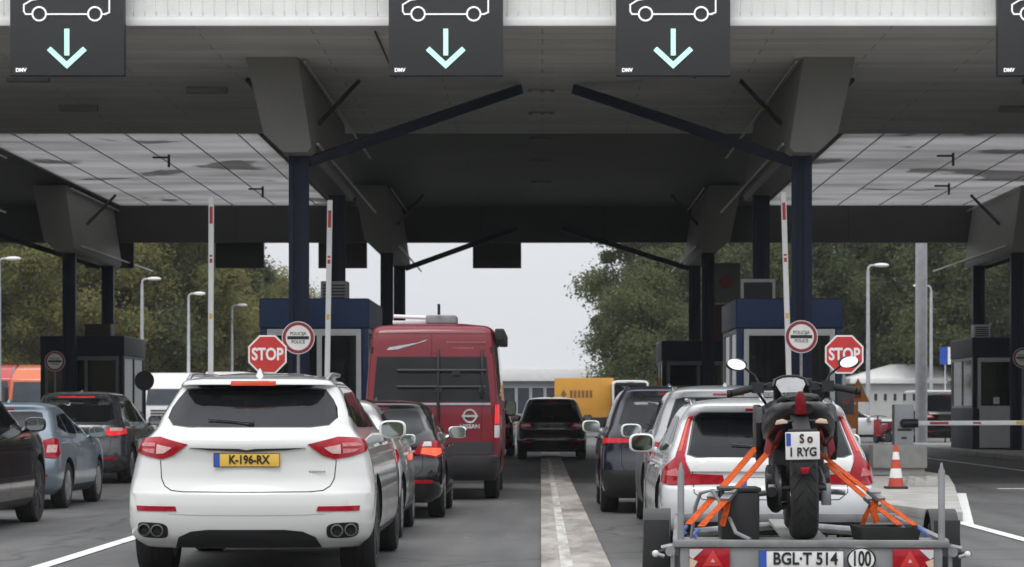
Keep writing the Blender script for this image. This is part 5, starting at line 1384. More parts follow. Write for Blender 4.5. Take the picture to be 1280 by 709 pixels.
for sx in (-1, 1):
    mb = MB()
    mb.tube([(sx * 0.795, -0.005, TZ), (sx * 0.795, -0.005, TZ + 0.42), (sx * 0.795, -0.005, TZ + 0.44)], [0.021, 0.021, 0.014], 12)
    mb.tube([(sx * 0.795, -0.005, TZ + 0.44), (sx * 0.795, 0.0, TZ + 0.475)], [0.012, 0.006], 10)
    obj('stake', mb, M['galv_matt'], tr)
    wheel(tr, sx * 0.955, 1.59, 0.29, 0.155, sx, M['galv'], 6)
    fd = MB()
    ang = [R(a) for a in range(-6, 190, 12)]
    ring = lambda rr, a: (1.59 - rr * math.cos(a), 0.30 + rr * math.sin(a) * 0.96)
    rr_ = []
    for a in ang:
        o1, i1 = ring(0.375, a), ring(0.355, a)
        rr_.append([(sx * 0.865, o1[0], o1[1]), (sx * 1.05, o1[0], o1[1]), (sx * 1.05, i1[0], i1[1]), (sx * 0.865, i1[0], i1[1])])
    fd.loft(rr_); fd.box(sx * 0.957 - 0.085, sx * 0.957 + 0.085, 1.205, 1.222, 0.26, 0.60)
    obj('mudguard', fd, M['black'], tr, bevel=0.003)
    # tail lamp with reflector triangle
    mb = MB(); mb.box(sx * 0.62 - 0.125, sx * 0.62 + 0.125, -0.045, -0.013, TZ - 0.185, TZ - 0.052); lm = obj('tail_light', mb, M['lamp_red'], tr, bevel=0.008)
    c = sx * 0.60
    mb = MB(); mb.prism([(c - 0.062, TZ - 0.16), (c + 0.062, TZ - 0.16), (c, TZ - 0.06)], -0.052, -0.046); tri = obj('reflector', mb, M['sign_red'], lm, bevel=0.002)
    mb = MB(); mb.prism([(c - 0.014, TZ - 0.135), (c + 0.014, TZ - 0.135), (c, TZ - 0.112)], -0.056, -0.0525); obj('reflector_mark', mb, M['lamp_pale'], lm)
    o_ = sx * 0.62 + sx * 0.122
    mb = MB(); mb.prism([(o_, TZ - 0.055), (o_ - sx * 0.085, TZ - 0.055), (o_ - sx * 0.02, TZ - 0.115), (o_, TZ - 0.10)], -0.050, -0.046); obj('lamp_lens', mb, M['lamp_clear'], lm)
    mb = MB(); mb.prism([(o_, TZ - 0.11), (o_ - sx * 0.05, TZ - 0.13), (o_ - sx * 0.02, TZ - 0.18), (o_, TZ - 0.18)], -0.050, -0.046); obj('lamp_lens', mb, M['amber_pale'], lm)
    # hinge pins and side marker
    mb = MB(); s0 = sx * 0.845
    mb.tube([(s0, -0.02, TZ - 0.035), (s0 + sx * 0.07, -0.02, TZ - 0.05)], 0.016, 8); mb.lathe([(0.03, -0.05), (0.03, -0.02)], (s0 + sx * 0.015, 0, TZ - 0.07), 'y', 14)
    mb.tube([(s0, -0.02, TZ - 0.02), (s0, -0.02, TZ - 0.2)], 0.014, 8); mb.tube([(s0 + sx * 0.05, -0.03, TZ - 0.10), (s0 + sx * 0.12, -0.02, TZ - 0.08)], 0.012, 8)
    obj('hinge', mb, M['galv'], tr)
    mb = MB(); mb.ball((sx * 0.95, -0.02, TZ - 0.085), (0.022, 0.02, 0.022), 14, 10); mk = obj('marker_light', mb, M['lamp_clear'], tr)
    mb = MB(); mb.tube([(sx * 0.80, 0.05, TZ - 0.06), (sx * 0.98, 0.02, TZ - 0.085)], 0.012, 8); obj('marker_arm', mb, M['black'], tr)
plate(tr, -0.06, -0.045, TZ - 0.115, 'BGL\u00b7T 514', M['sign_white'], size=0.104, sx=0.86, txt_dx=0.024)
mb = MB(); mb.box(-0.30, 0.20, -0.03, -0.014, TZ - 0.21, TZ - 0.185); obj('plate_lamp', mb, M['black'], tr)
c = (0.305, TZ - 0.115)
el = lambda a, b: [(c[0] + a * math.cos(2 * math.pi * i / 32), c[1] + b * math.sin(2 * math.pi * i / 32)) for i in range(32)]
mb = MB(); mb.prism(el(0.090, 0.074), -0.046, -0.03); sp_ = obj('speed_disc', mb, M['sign_white'], tr)
mb = MB()
E1, E2 = el(0.090, 0.074), el(0.078, 0.066)
mb.add([(p[0], -0.0475, p[1]) for p in E1 + E2], [(i, (i + 1) % 32, 32 + (i + 1) % 32, 32 + i) for i in range(32)]); obj('disc_ring', mb, M['ink'], sp_, smooth=0)
text('lettering', '100', 0.128, M['ink'], sp_, (c[0], -0.048, c[1]), sx=0.62, bold=0.003)

# things lying on the trailer deck
t = empty('black_crate', (1.245, 15.74, TZ - 0.02), 'black plastic crate on the trailer deck left of the motorcycle wheel', 'crate')
mb = MB(); mb.box(-0.12, 0.12, -0.16, 0.16, 0.0, 0.30); obj('shell', mb, M['black'], t, bevel=0.015)
mb = MB(); mb.box(-0.13, 0.13, -0.17, 0.17, 0.301, 0.33); obj('lid', mb, M['black'], t, bevel=0.01)
t = empty('rubber_tray', (2.16, 15.56, TZ - 0.02), 'shallow black rubber tray on the trailer deck at the right', 'tray')
mb = MB(); mb.loft([[(x_ * k, y_ * k, z_) for (x_, y_) in ((-0.19, -0.2), (0.19, -0.2), (0.21, 0.2), (-0.21, 0.2))] for (k, z_) in ((0.9, 0.0), (1.0, 0.09), (0.95, 0.09), (0.86, 0.012))]); obj('tray', mb, M['rubber'], t, bevel=0.006)
t = empty('wire_chock', (0.95, 15.5, TZ - 0.02), 'grey bent tube wheel stand on the trailer deck by the left stake', 'stand')
mb = MB(); mb.tube([(0.0, 0.3, 0.0), (0.02, 0.25, 0.20), (0.05, 0.2, 0.29), (0.12, 0.18, 0.31), (0.20, 0.15, 0.20), (0.26, 0.0, 0.05), (0.34, -0.1, 0.012)], 0.013, 8); obj('tube', mb, M['galv_matt'], t)

# ------------------------------------------------------------------ motorcycle
BX, BY = 1.645, 15.62                                   # rear contact point on the deck
mc = empty('motorcycle', (BX, BY, TZ - 0.02), 'black and red naked motorcycle strapped upright on the trailer', 'motorcycle')
mc.rotation_euler = (0, R(-1.2), R(-3.2))
def bwheel(y, r, wd, nm):
    mb = MB(); hw_ = wd / 2
    prof = [(r - 0.115, -hw_ * 0.72), (r - 0.07, -hw_ * 0.98), (r - 0.045, -hw_), (r - 0.022, -hw_ * 0.86), (r - 0.006, -hw_ * 0.5), (r, -hw_ * 0.16), (r, hw_ * 0.16), (r - 0.006, hw_ * 0.5), (r - 0.022, hw_ * 0.86), (r - 0.045, hw_), (r - 0.07, hw_ * 0.98), (r - 0.115, hw_ * 0.72)]
    mb.lathe(prof, (0, 0, 0), 'x', 56, close=True)
    t_ = obj('tyre', mb, M['rubber'], mc); t_.location = (0, y, r)
    g = MB()                                             # tread grooves
    for k in range(22):
        a0 = 2 * math.pi * k / 22
        for sx in (-1, 1):
            pts = []
            for i in range(6):
                u = i / 5; xx = sx * (0.012 + u * hw_ * 0.80)
                rr2 = np.interp(abs(xx), [0, hw_ * 0.16, hw_ * 0.5, hw_ * 0.86, hw_], [r, r, r - 0.006, r - 0.022, r - 0.045]) + 0.0006
                a = a0 + u * 0.30 + (0.14 if sx > 0 else 0)
                pts.append((xx, rr2 * math.cos(a), rr2 * math.sin(a)))
            g.tube(pts, 0.0035, 5)
    obj('tread_groove', g, M['arch'], t_)
    rm = MB(); rm.lathe([(r - 0.118, -hw_ * 0.72), (r - 0.135, -hw_ * 0.6), (r - 0.135, hw_ * 0.6), (r - 0.118, hw_ * 0.72)], (0, 0, 0), 'x', 40, close=True)
    rm.lathe([(0.05, -0.07), (0.05, 0.07)], (0, 0, 0), 'x', 16)
    for k in range(5):
        a = 2 * math.pi * k / 5; rm.tube([(0, 0.04 * math.cos(a), 0.04 * math.sin(a)), (0, (r - 0.13) * math.cos(a), (r - 0.13) * math.sin(a))], 0.018, 8)
    obj('rim', rm, M['black_gloss'], t_)
    d = MB(); d.lathe([(0.12, -0.075), (0.12, -0.07), (0.07, -0.07), (0.07, -0.075)], (0, 0, 0), 'x', 30, close=True); obj('brake_disc', d, M['rim'], t_)
bwheel(0.0, 0.32, 0.175, 'rear'); bwheel(1.42, 0.30, 0.12, 'front')
def bp(name, mb, m, bevel=0.0, parent=mc, **kw): return obj(name, mb, m, parent, bevel=bevel, **kw)
mb = MB()
for sx in (-1, 1): mb.tube([(sx * 0.125, 0.02, 0.33), (sx * 0.13, 0.25, 0.36), (sx * 0.11, 0.52, 0.42)], [0.025, 0.034, 0.045], 10)
mb.tube([(-0.15, 0, 0.325), (0.15, 0, 0.325)], 0.018, 10)
bp('swingarm', mb, M['black'])
mb = MB(); mb.box(-0.17, 0.17, 0.52, 0.98, 0.22, 0.60); mb.box(-0.20, 0.20, 0.58, 0.82, 0.26, 0.46); mb.lathe([(0.09, -0.21), (0.09, 0.21)], (0, 0.66, 0.36), 'x', 20); bp('engine', mb, M['rim_dark'], 0.02)
mb = MB(); mb.tube([(-0.15, 0.55, 0.19), (-0.17, 0.3, 0.22), (-0.19, 0.12, 0.30)], [0.042, 0.045, 0.036], 14); mb.tube([(0.02, 0.98, 0.5), (0.02, 1.06, 0.34), (-0.06, 0.9, 0.18), (-0.15, 0.55, 0.19)], 0.025, 10); bp('exhaust', mb, M['arch'])
# subframe and red panels
mb = MB()
for sx in (-1, 1): mb.tube([(sx * 0.12, 0.62, 0.62), (sx * 0.15, 0.30, 0.60), (sx * 0.11, 0.10, 0.72)], 0.017, 8)
for sx in (-1, 1): mb.prism([(sx * 0.185, 0.50), (sx * 0.225, 0.56), (sx * 0.210, 0.64), (sx * 0.175, 0.60)], 0.22, 0.34, 'y')
bp('side_panel', mb, M['sign_darkred'], 0.004)
def lofted(name, secs, m, k=18, pw=0.75):
    """secs: (y, half_width, z_low, z_high)"""
    rings = []
    for (y, hw_, z0_, z1_) in secs:
        zc, hz = (z0_ + z1_) / 2, (z1_ - z0_) / 2
        rings.append([(hw_ * math.copysign(abs(math.cos(a)) ** pw, math.cos(a)), y, zc + hz * math.copysign(abs(math.sin(a)) ** pw, math.sin(a))) for a in [2 * math.pi * i / k for i in range(k)]])
    mb = MB(); mb.loft(rings); return bp(name, mb, m)
lofted('tail_cowl', [(-0.14, 0.07, 0.79, 0.86), (-0.10, 0.12, 0.76, 0.875), (0.05, 0.18, 0.71, 0.885), (0.25, 0.225, 0.62, 0.875), (0.42, 0.238, 0.56, 0.85), (0.60, 0.20, 0.54, 0.80)], M['bike_black'])
lofted('seat', [(-0.06, 0.08, 0.875, 0.905), (0.02, 0.12, 0.865, 0.925), (0.22, 0.14, 0.85, 0.91), (0.30, 0.14, 0.80, 0.865), (0.60, 0.14, 0.78, 0.85)], M['rubber'])
lofted('fuel_tank', [(0.50, 0.17, 0.58, 0.82), (0.64, 0.235, 0.54, 0.86), (0.90, 0.262, 0.52, 0.90), (1.06, 0.22, 0.60, 0.88), (1.15, 0.12, 0.72, 0.84)], M['bike_black'])
for sx in (-1, 1):
    mb = MB(); mb.prism([(0.62, 0.58), (0.78, 0.48), (1.18, 0.52), (1.30, 0.72), (1.12, 0.86), (0.75, 0.84), (0.60, 0.74)], sx * 0.215, sx * 0.268, 'x'); bp('radiator_shroud', mb, M['bike_black'], 0.015)
mb = MB(); mb.box(-0.17, 0.17, 1.12, 1.16, 0.42, 0.72); bp('radiator', mb, M['black'], 0.005)
mb = MB()
for sx in (-1, 1): mb.tube([(sx * 0.10, 1.42, 0.30), (sx * 0.10, 1.14, 1.02)], [0.024, 0.028], 12)
mb.box(-0.13, 0.13, 1.10, 1.17, 0.99, 1.03); bp('fork', mb, M['rim_dark'], 0.004)
lofted('headlamp_mask', [(1.12, 0.07, 0.76, 0.92), (1.22, 0.11, 0.70, 0.94), (1.34, 0.10, 0.72, 0.92), (1.40, 0.05, 0.80, 0.9)], M['black_gloss'])
mb = MB(); sc_ = [(-0.085, 0.935), (0.055, 0.935), (0.085, 0.99), (0.075, 1.018), (0.03, 1.036), (-0.06, 1.036), (-0.105, 1.018), (-0.115, 0.99)]
mb.loft([[(p[0], 0.97 + (p[1] - 0.93) * 1.2 + d_, p[1]) for p in sc_] for d_ in (0.0, 0.012)]); ds = bp('dashboard', mb, M['screen_grey'], 0.003)
mb = MB(); mb.tube([(-0.135, 1.05, 0.975), (-0.115, 1.09, 1.025), (-0.06, 1.105, 1.046), (0.03, 1.105, 1.046), (0.085, 1.09, 1.025), (0.105, 1.05, 0.975)], 0.009, 8); bp('dash_cowl', mb, M['black'])
mb = MB(); mb.tube([(-0.33, 1.0, 0.955), (-0.20, 1.08, 0.985), (-0.09, 1.13, 1.0), (0.09, 1.13, 1.0), (0.20, 1.08, 0.985), (0.33, 1.0, 0.955)], 0.014, 10)
hb = bp('handlebar', mb, M['black'])
for sx in (-1, 1):
    mb = MB(); mb.tube([(sx * 0.28, 1.03, 0.966), (sx * 0.42, 0.945, 0.935)], 0.024, 12); mb.lathe([(0.027, sx * 0.42), (0.027, sx * 0.445)], (0, 0.94, 0.934), 'x', 12); obj('grip', mb, M['rubber'], hb)
    mb = MB(); mb.tube([(sx * 0.25, 1.10, 0.97), (sx * 0.30, 1.10, 0.965), (sx * 0.44, 1.00, 0.935)], 0.009, 8); obj('lever', mb, M['galv'], hb)
    mb = MB(); mb.box(sx * 0.235 - 0.04, sx * 0.235 + 0.04, 1.02, 1.10, 0.935, 1.01); mb.box(sx * 0.15 - 0.045, sx * 0.15 + 0.045, 1.08, 1.14, 0.95, 1.0); mb.tube([(sx * 0.24, 1.08, 0.95), (sx * 0.18, 1.1, 0.86), (sx * 0.08, 1.12, 0.80)], 0.010, 6); obj('switchgear', mb, M['black'], hb)
    # mirrors on stalks
    mx_, mz_ = sx * 0.375, 1.13
    mb = MB(); mb.tube([(sx * 0.22, 1.07, 0.99), (sx * 0.25, 1.09, 1.05), (mx_ - sx * 0.05, 1.03, mz_ - 0.02)], 0.008, 8)
    mb.ball((mx_, 1.02, mz_), (0.072, 0.025, 0.042), 18, 10)
    mr_ = bp('mirror', mb, M['black'])
    g = MB(); g.lathe([(0.062, -0.003), (0.062, 0.0)], (0, 0, 0), 'y', 26); go = obj('mirror_glass', g, M['mirror'], mr_); go.location = (mx_, 0.993, mz_); go.scale = (1, 1, 0.58); go.rotation_euler = (R(-16), R(sx * -14), R(sx * 8))
# rear lamps, plate carrier
mb = MB(); mb.prism([(-0.045, 0.79), (0.03, 0.79), (0.022, 0.90), (0.0, 0.935), (-0.02, 0.935), (-0.04, 0.90)], -0.165, -0.10); tlb = bp('tail_light', mb, M['lamp_deep'], 0.006)
mb = MB(); mb.tube([(-0.02, -0.08, 0.80), (-0.01, -0.26, 0.70), (-0.01, -0.36, 0.64)], 0.03, flat=(0.11, 0.025)); mb.box(-0.10, 0.08, -0.372, -0.355, 0.50, 0.70); mb.prism([(-0.07, 0.51), (0.06, 0.51), (0.04, 0.42), (-0.05, 0.42)], -0.362, -0.342); bp('plate_carrier', mb, M['black'], 0.004)
mb = MB(); mb.prism([(-0.03, 0.465), (0.03, 0.465), (0.018, 0.425), (-0.018, 0.425)], -0.376, -0.364); bp('reflector', mb, M['lamp_red'], 0.002)
for sx in (-1, 1):
    mb = MB(); mb.prism([(sx * 0.085 - 0.01, 0.735), (sx * 0.165 - 0.01, 0.728), (sx * 0.155 - 0.01, 0.755), (sx * 0.115 - 0.01, 0.765), (sx * 0.085 - 0.01, 0.75)], -0.27, -0.24); bp('indicator', mb, M['amber_pale'], 0.006)
    mb = MB(); mb.tube([(sx * 0.10 - 0.01, -0.24, 0.745), (sx * 0.03, -0.16, 0.75)], 0.012, 8); bp('indicator_stalk', mb, M['black'])
    mb = MB(); mb.tube([(sx * 0.12, 0.40, 0.30), (sx * 0.20, 0.38, 0.28)], 0.014, 8); mb.tube([(sx * 0.20, 0.40, 0.285), (sx * 0.29, 0.37, 0.28)], 0.018, 8); mb.box(sx * 0.17 - 0.03, sx * 0.17 + 0.03, 0.36, 0.46, 0.20, 0.34); bp('footrest', mb, M['rim'], 0.003)
mb = MB(); mb.tube([(-0.14, 0.05, 0.40), (-0.14, 0.5, 0.45)], 0.018, flat=(0.02, 0.06)); mb.lathe([(0.10, -0.15), (0.10, -0.135)], (0, 0, 0.32), 'x', 26); bp('chain', mb, M['rim_dark'])
mb = MB(); mb.tube([(0.06, 0.35, 0.42), (0.07, 0.42, 0.72)], 0.035, 12); bp('shock_absorber', mb, M['rim'])
pl = MB(); pl.box(-0.105, 0.105, -0.008, 0.0, -0.085, 0.085)
po = obj('number_plate', pl, M['sign_white'], mc, bevel=0.004); po.location = (-0.012, -0.378, 0.598); po.rotation_euler = (R(4), 0, 0)
mb = MB(); mb.box(-0.10, -0.072, -0.0105, -0.0085, 0.0, 0.078); obj('country_band', mb, M['plate_blue'], po, smooth=0)
text('lettering', 'S \u00a9'.replace('\u00a9', 'o'), 0.075, M['ink'], po, (0.022, -0.011, 0.042), sx=0.85, bold=0.002)
text('lettering', '1 RYG', 0.075, M['ink'], po, (0.0, -0.011, -0.04), sx=0.85, bold=0.002)
mb = MB(); mb.lathe([(0.018, -0.0105), (0.018, -0.009)], (0.045, 0, 0.042), 'y', 16); obj('seal', mb, M['lamp_pale'], po)

# ratchet straps
def strap(label, a, b, tail=None, wd=0.054):
    t_ = empty('ratchet_strap', b, label, 'strap', group='orange straps holding the motorcycle')
    a, b = Vector(a) - Vector(b), Vector((0, 0, 0))
    mid_ = a * 0.5 + Vector((0, 0, -0.008))
    mb = MB(); mb.tube([a, mid_, b + a.normalized() * 0.09], 0.02, flat=(wd, 0.004)); obj('webbing', mb, M['orange'], t_)
    q = a * 0.42
    d = a.normalized()
    mb = MB(); mb.tube([q - d * 0.055, q + d * 0.055], 0.02, flat=(wd + 0.014, 0.026)); mb.tube([q + Vector((-0.03, -0.018, 0.02)), q + Vector((0.03, -0.018, 0.02))], 0.008, 8); obj('ratchet', mb, M['galv'], t_, bevel=0.004)
    mb = MB(); mb.tube([d * 0.06, d * 0.03, Vector((0.0, 0, 0)), Vector((0.02, 0, -0.02))], 0.012, 8); obj('hook', mb, M['strap_blue'], t_)
    if tail:
        mb = MB(); mb.tube([q] + [q + Vector(v) for v in tail], 0.02, flat=(wd * 0.9, 0.003)); obj('loose_end', mb, M['orange'], t_)
strap('outer left orange strap running from the motorcycle tank to the left stake', (1.41, 16.35, 1.08), (0.87, 15.35, TZ + 0.05))
strap('inner left orange strap running from the red side panel to the deck corner', (1.50, 15.95, 1.11), (0.93, 15.26, TZ + 0.03), tail=[(-0.02, -0.02, -0.10), (-0.045, -0.02, -0.19)])
strap('right orange strap with hanging loose end by the right stake', (1.74, 16.05, 1.09), (2.36, 15.30, TZ + 0.04), tail=[(-0.02, -0.03, -0.10), (0.0, -0.04, -0.17)])
strap('short right orange strap crossing under the longer one', (1.86, 16.3, 0.98), (2.30, 15.6, TZ + 0.03), tail=[(-0.05, -0.03, -0.09), (-0.07, -0.04, -0.15)])

# ------------------------------------------------------------------ far vehicles and buildings
def truck(name, label, x, y, cabm, rz=0.0, cargo=None, cargo_len=8.0, cargo_h=3.7, cab_h=3.1):
    """seen from its front: cab at y=0 facing the camera"""
    t = empty(name, (x, y, 0), label, 'truck', rz=rz)
    mb = MB(); mb.loft([[(-1.2, 0.0, 0.5), (1.2, 0.0, 0.5), (1.2, 2.0, 0.5), (-1.2, 2.0, 0.5)], [(-1.22, -0.02, 1.5), (1.22, -0.02, 1.5), (1.22, 2.0, 1.5), (-1.22, 2.0, 1.5)], [(-1.15, 0.25, cab_h - 0.5), (1.15, 0.25, cab_h - 0.5), (1.18, 2.0, cab_h - 0.5), (-1.18, 2.0, cab_h - 0.5)], [(-1.0, 0.75, cab_h), (1.0, 0.75, cab_h), (1.1, 2.0, cab_h + 0.25), (-1.1, 2.0, cab_h + 0.25)]])
    obj('cab', mb, cabm, t, bevel=0.05)
    mb = MB(); mb.loft([[(-1.05, -0.045, 1.58), (1.05, -0.045, 1.58), (1.05, 0.05, 1.58), (-1.05, 0.05, 1.58)], [(-0.98, 0.165, cab_h - 0.62), (0.98, 0.165, cab_h - 0.62), (0.98, 0.3, cab_h - 0.62), (-0.98, 0.3, cab_h - 0.62)]]); obj('windscreen', mb, M['glass_grey'], t)
    mb = MB()
    for k in range(4): mb.box(-0.8, 0.8, -0.05, -0.025, 0.75 + k * 0.16, 0.83 + k * 0.16)
    obj('grille', mb, M['black'], t)
    for sx in (-1, 1):
        mb = MB(); mb.box(sx * 0.95 - 0.16, sx * 0.95 + 0.16, -0.04, 0.0, 0.62, 0.8); obj('headlight', mb, M['lamp_clear'], t)
        mb = MB(); mb.box(sx * 1.36 - 0.1, sx * 1.36 + 0.1, 0.15, 0.3, 1.75, 2.45); obj('wing_mirror', mb, M['black'], t, bevel=0.03)
        for yy in (1.2, 5.2): wheel(t, sx * 1.02, yy, 0.5, 0.3, sx, M['rim'])
    mb = MB(); mb.box(-0.5, 0.5, 1.0, 2.4 + cargo_len, 0.55, 0.85); obj('chassis', mb, M['black'], t)
    if cargo:
        mb = MB(); mb.box(-1.25, 1.25, 2.4, 2.4 + cargo_len, 1.0, cargo_h); obj('cargo_box', mb, cargo, t, bevel=0.03)
    return t
M['truck_orange'] = paint('orange_truck_paint', (0.62, 0.12, 0.02), 0.3, dirt=0.05)
M['truck_red'] = paint('red_truck_paint', (0.48, 0.02, 0.018), 0.3, dirt=0.05)
M['trailer_yellow'] = mat('yellow_tarpaulin', (0.60, 0.29, 0.035), 0.55, var=0.08, scale=1.2)
truck('orange_truck', 'orange lorry cab left of the far left dark booth', -24.85, 121, M['truck_orange'], cargo=M['panel_dark'], cab_h=3.3, cargo_h=3.3)
truck('red_truck', 'red lorry cab cut off by the left edge', -28.2, 126, M['truck_red'], cargo=M['truck_red'], cab_h=3.4, cargo_h=3.4)
truck('white_truck', 'white lorry cab between the dark booth and the white SUV', -21.0, 138, M['white'], cab_h=3.1, cargo=M['white'], cargo_h=3.4)
t2 = empty('white_box_trailer', (-18.0, 140, 0), 'white box trailer behind the white SUV roof', 'trailer')
mb = MB(); mb.box(-1.0, 1.25, 0, 9, 1.0, 3.45); obj('cargo_box', mb, M['white'], t2, bevel=0.04)
mb = MB(); mb.box(-0.95, 1.2, 0.02, 8.9, 0.5, 0.98); obj('chassis', mb, M['black'], t2)
for sx in (-1, 1):
    for yy in (1.6, 2.9): wheel(t2, 0.12 + sx * 0.95, yy, 0.48, 0.3, sx, M['rim'])
t2 = empty('yellow_lorry_trailer', (2.05, 120, 0), 'yellow lorry trailer with dark lettering in the middle distance', 'trailer')
mb = MB(); mb.box(-1.45, 1.4, 0, 2.6, 0.95, 2.86); obj('cargo_box', mb, M['trailer_yellow'], t2, bevel=0.03)
mb = MB(); mb.box(-1.40, 1.35, 0.05, 2.5, 0.45, 0.93); obj('chassis', mb, M['black'], t2)
for sx in (-1, 1): wheel(t2, sx * 1.1, 1.2, 0.48, 0.3, sx, M['rim'])
M['brown_ink'] = mat('brown_lettering', (0.20, 0.09, 0.03), 0.5, var=0.1)
mb = MB(); xx = -0.72
mb.prism([(-1.16, 2.05), (-1.02, 2.30), (-0.88, 2.05), (-1.02, 1.86)], -0.008, -0.001); obj('emblem', mb, M['brown_ink'], t2, smooth=0); mb = MB()
for k in range(6): mb.box(xx + k * 0.19, xx + k * 0.19 + 0.13, -0.008, -0.001, 1.9, 2.25)
obj('lettering', mb, M['brown_ink'], t2, smooth=0)
def van(label, x, y, pm_, L_=2.4, h=2.3, rz=0.0):
    return car('parked_van', label, 'van', x, y, dict(L=max(4.4, L_), W=1.95, H=h, belt=1.2, paint=pm_, hollow=False, rake=0.12, spoiler=0.02, top=0.84, gh=0.95, shark=False), rz=rz)
van('white van beyond the dark blue SUV, right of the yellow trailer', 4.2, 118, P_WHITE, h=2.75)
van('white van farther on, against the trees by the low dark booth', 6.6, 122, P_LIGHT, h=2.7)
car('silver_car', 'silver car parked side-on behind the orange roadworks sign', 'car', 10.6, 101.5, dict(L=4.3, W=1.78, H=1.5, belt=0.95, paint=P_LIGHT), rz=R(-90))
van('dark van with white roof behind the barrier cabinet', 16.0, 98, P_BLACK, h=2.0)
mb = MB(); mb.box(-1.05, 1.05, 0, 3.8, 0, 0.10)
o = obj('roof_cargo', mb, M['white'], None, bevel=0.03, label='white flat load lying on the dark van roof', cat='load'); o.location = (16.0, 98.5, 2.0)

t = empty('motor_scooter', (13.55, 97, 0), 'dark motor scooter parked left of the barrier cabinet', 'scooter', rz=R(15))
for yy in (0.0, 1.25): wheel(t, 0, yy, 0.24, 0.11, 1, M['rim_dark'])
mb = MB(); mb.loft([[(-0.14, -0.25, 0.55), (0.14, -0.25, 0.55), (0.14, 0.6, 0.35), (-0.14, 0.6, 0.35)], [(-0.17, -0.3, 0.78), (0.17, -0.3, 0.78), (0.15, 0.6, 0.72), (-0.15, 0.6, 0.72)]]); mb.box(-0.14, 0.14, 0.601, 1.0, 0.26, 0.34); mb.loft([[(-0.2, 1.0, 0.3), (0.2, 1.0, 0.3), (0.2, 1.08, 0.3), (-0.2, 1.08, 0.3)], [(-0.16, 1.1, 0.95), (0.16, 1.1, 0.95), (0.16, 1.16, 0.95), (-0.16, 1.16, 0.95)]]); obj('body', mb, M['sign_darkred'], t, bevel=0.03)
mb = MB(); mb.box(-0.15, 0.15, -0.3, 0.55, 0.781, 0.86); obj('seat', mb, M['rubber'], t, bevel=0.03)
mb = MB(); mb.tube([(-0.33, 1.0, 1.05), (-0.1, 1.1, 1.08), (0.1, 1.1, 1.08), (0.33, 1.0, 1.05)], 0.018, 8); mb.tube([(0, 1.12, 0.9), (0, 1.1, 1.08)], 0.03, 8); obj('handlebar', mb, M['black'], t)
def house(name, label, x0, x1, y, d, h, roofm, wallm, win, roof='flat', over=0.4):
    t = empty(name, ((x0 + x1) / 2, y, 0), label, 'building')
    hw_ = (x1 - x0) / 2
    mb = MB(); mb.box(-hw_, hw_, 0, d, 0, h); obj('wall', mb, wallm, t)
    mb = MB()
    if roof == 'flat': mb.box(-hw_ - over, hw_ + over, -over, d + over, h + 0.002, h + 1.0)
    elif roof == 'hip': mb.loft([[(-hw_ - over, -over, h + 0.002), (hw_ + over, -over, h + 0.002), (hw_ + over, d + over, h + 0.002), (-hw_ - over, d + over, h + 0.002)], [(-hw_ - over, -over, h + 0.35), (hw_ + over, -over, h + 0.35), (hw_ + over, d + over, h + 0.35), (-hw_ - over, d + over, h + 0.35)], [(-hw_ * 0.25, d * 0.4, h + 1.3), (hw_ * 0.9, d * 0.4, h + 1.3), (hw_ * 0.9, d * 0.6, h + 1.3), (-hw_ * 0.25, d * 0.6, h + 1.3)]])
    obj('roof', mb, roofm, t, bevel=0.03)
    for (a, b, c, e) in win:
        f = MB(); f.box(a - 0.05, b + 0.05, -0.03, -0.003, c - 0.05, e + 0.05); fo = obj('window', f, M['frame_white'], t)
        g = MB(); g.box(a, b, -0.04, -0.032, c, e); obj('pane', g, M['glass_grey'], fo)
    return t
M['pale_wall'] = mat('pale_render', (0.50, 0.50, 0.49), 0.8, var=0.08, scale=1)
M['grey_wall'] = mat('grey_cladding', (0.30, 0.32, 0.34), 0.6, var=0.1, scale=1)
house('flat_roofed_hall', 'wide white flat roofed hall on the skyline behind the yellow trailer', -3.6, 3.4, 190, 12, 3.5, M['white'], M['grey_wall'], [(-2.9 + k * 1.1, -2.0 + k * 1.1, 1.0, 3.0) for k in range(5)], over=0.4)
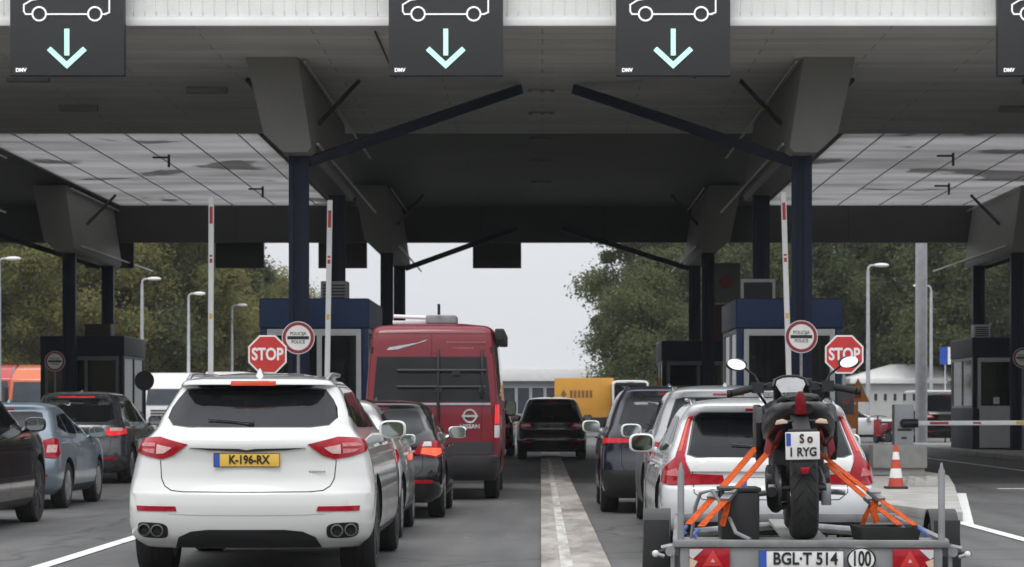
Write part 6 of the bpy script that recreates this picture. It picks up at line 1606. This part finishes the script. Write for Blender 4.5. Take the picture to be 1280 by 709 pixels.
house('white_pavilion', 'low white pavilion with hipped roof beyond the right STOP sign', 20.2, 27.4, 160, 6, 3.0, M['white'], M['pale_wall'], [(-2.4 + k * 0.62, -2.2 + k * 0.62, 1.9, 2.35) for k in range(6)] + [(1.2, 2.6, 0.6, 2.4)], roof='hip')
house('white_kiosk', 'small white flat kiosk behind the low white pavilion', 20.6, 23.0, 172, 4, 3.0, M['white'], M['pale_wall'], [(-0.6, 0.6, 1.0, 2.2)], over=0.2)
t = empty('blue_flag_sign', (16.25, 100, 0), 'small blue and white board on a pole above the white pavilion', 'sign')
mb = MB(); mb.tube([(0, 0.05, 0), (0, 0.05, 3.3)], 0.03); obj('post', mb, M['pole'], t)
mb = MB(); mb.box(-0.22, 0.10, 0, 0.03, 3.15, 3.85); obj('board', mb, M['plate_blue'], t)
mb = MB(); mb.box(0.10, 0.22, 0, 0.031, 3.15, 3.85); obj('white_edge', mb, M['white'], t)
# round mirror sign by the white truck
t = empty('round_mirror', (-9.95, 62.0, 0), 'black round traffic mirror back beside the dark grey SUV', 'traffic mirror')
mb = MB(); mb.lathe([(0.24, -0.03), (0.25, 0.0), (0.20, 0.05)], (0, 0, 2.05), 'y', 28); obj('disc', mb, M['black'], t)
mb = MB(); mb.tube([(0, 0.03, 0), (0, 0.03, 2.0)], 0.035); obj('post', mb, M['black'], t)

# ------------------------------------------------------------------ the air
hz = MB(); hz.box(-420, 420, -310, 330, -1.0, 32)
hm_ = bpy.data.materials.new('haze'); hm_.use_nodes = True
for n in list(hm_.node_tree.nodes):
    if n.type == 'BSDF_PRINCIPLED': hm_.node_tree.nodes.remove(n)
pv = hm_.node_tree.nodes.new('ShaderNodeVolumePrincipled')
pv.inputs['Color'].default_value = (0.93, 0.94, 0.95, 1); pv.inputs['Density'].default_value = 0.00026; pv.inputs['Anisotropy'].default_value = 0.2
hm_.node_tree.links.new(pv.outputs[0], hm_.node_tree.nodes['Material Output'].inputs['Volume'])
obj('haze', hz, hm_, kind='stuff', smooth=0)
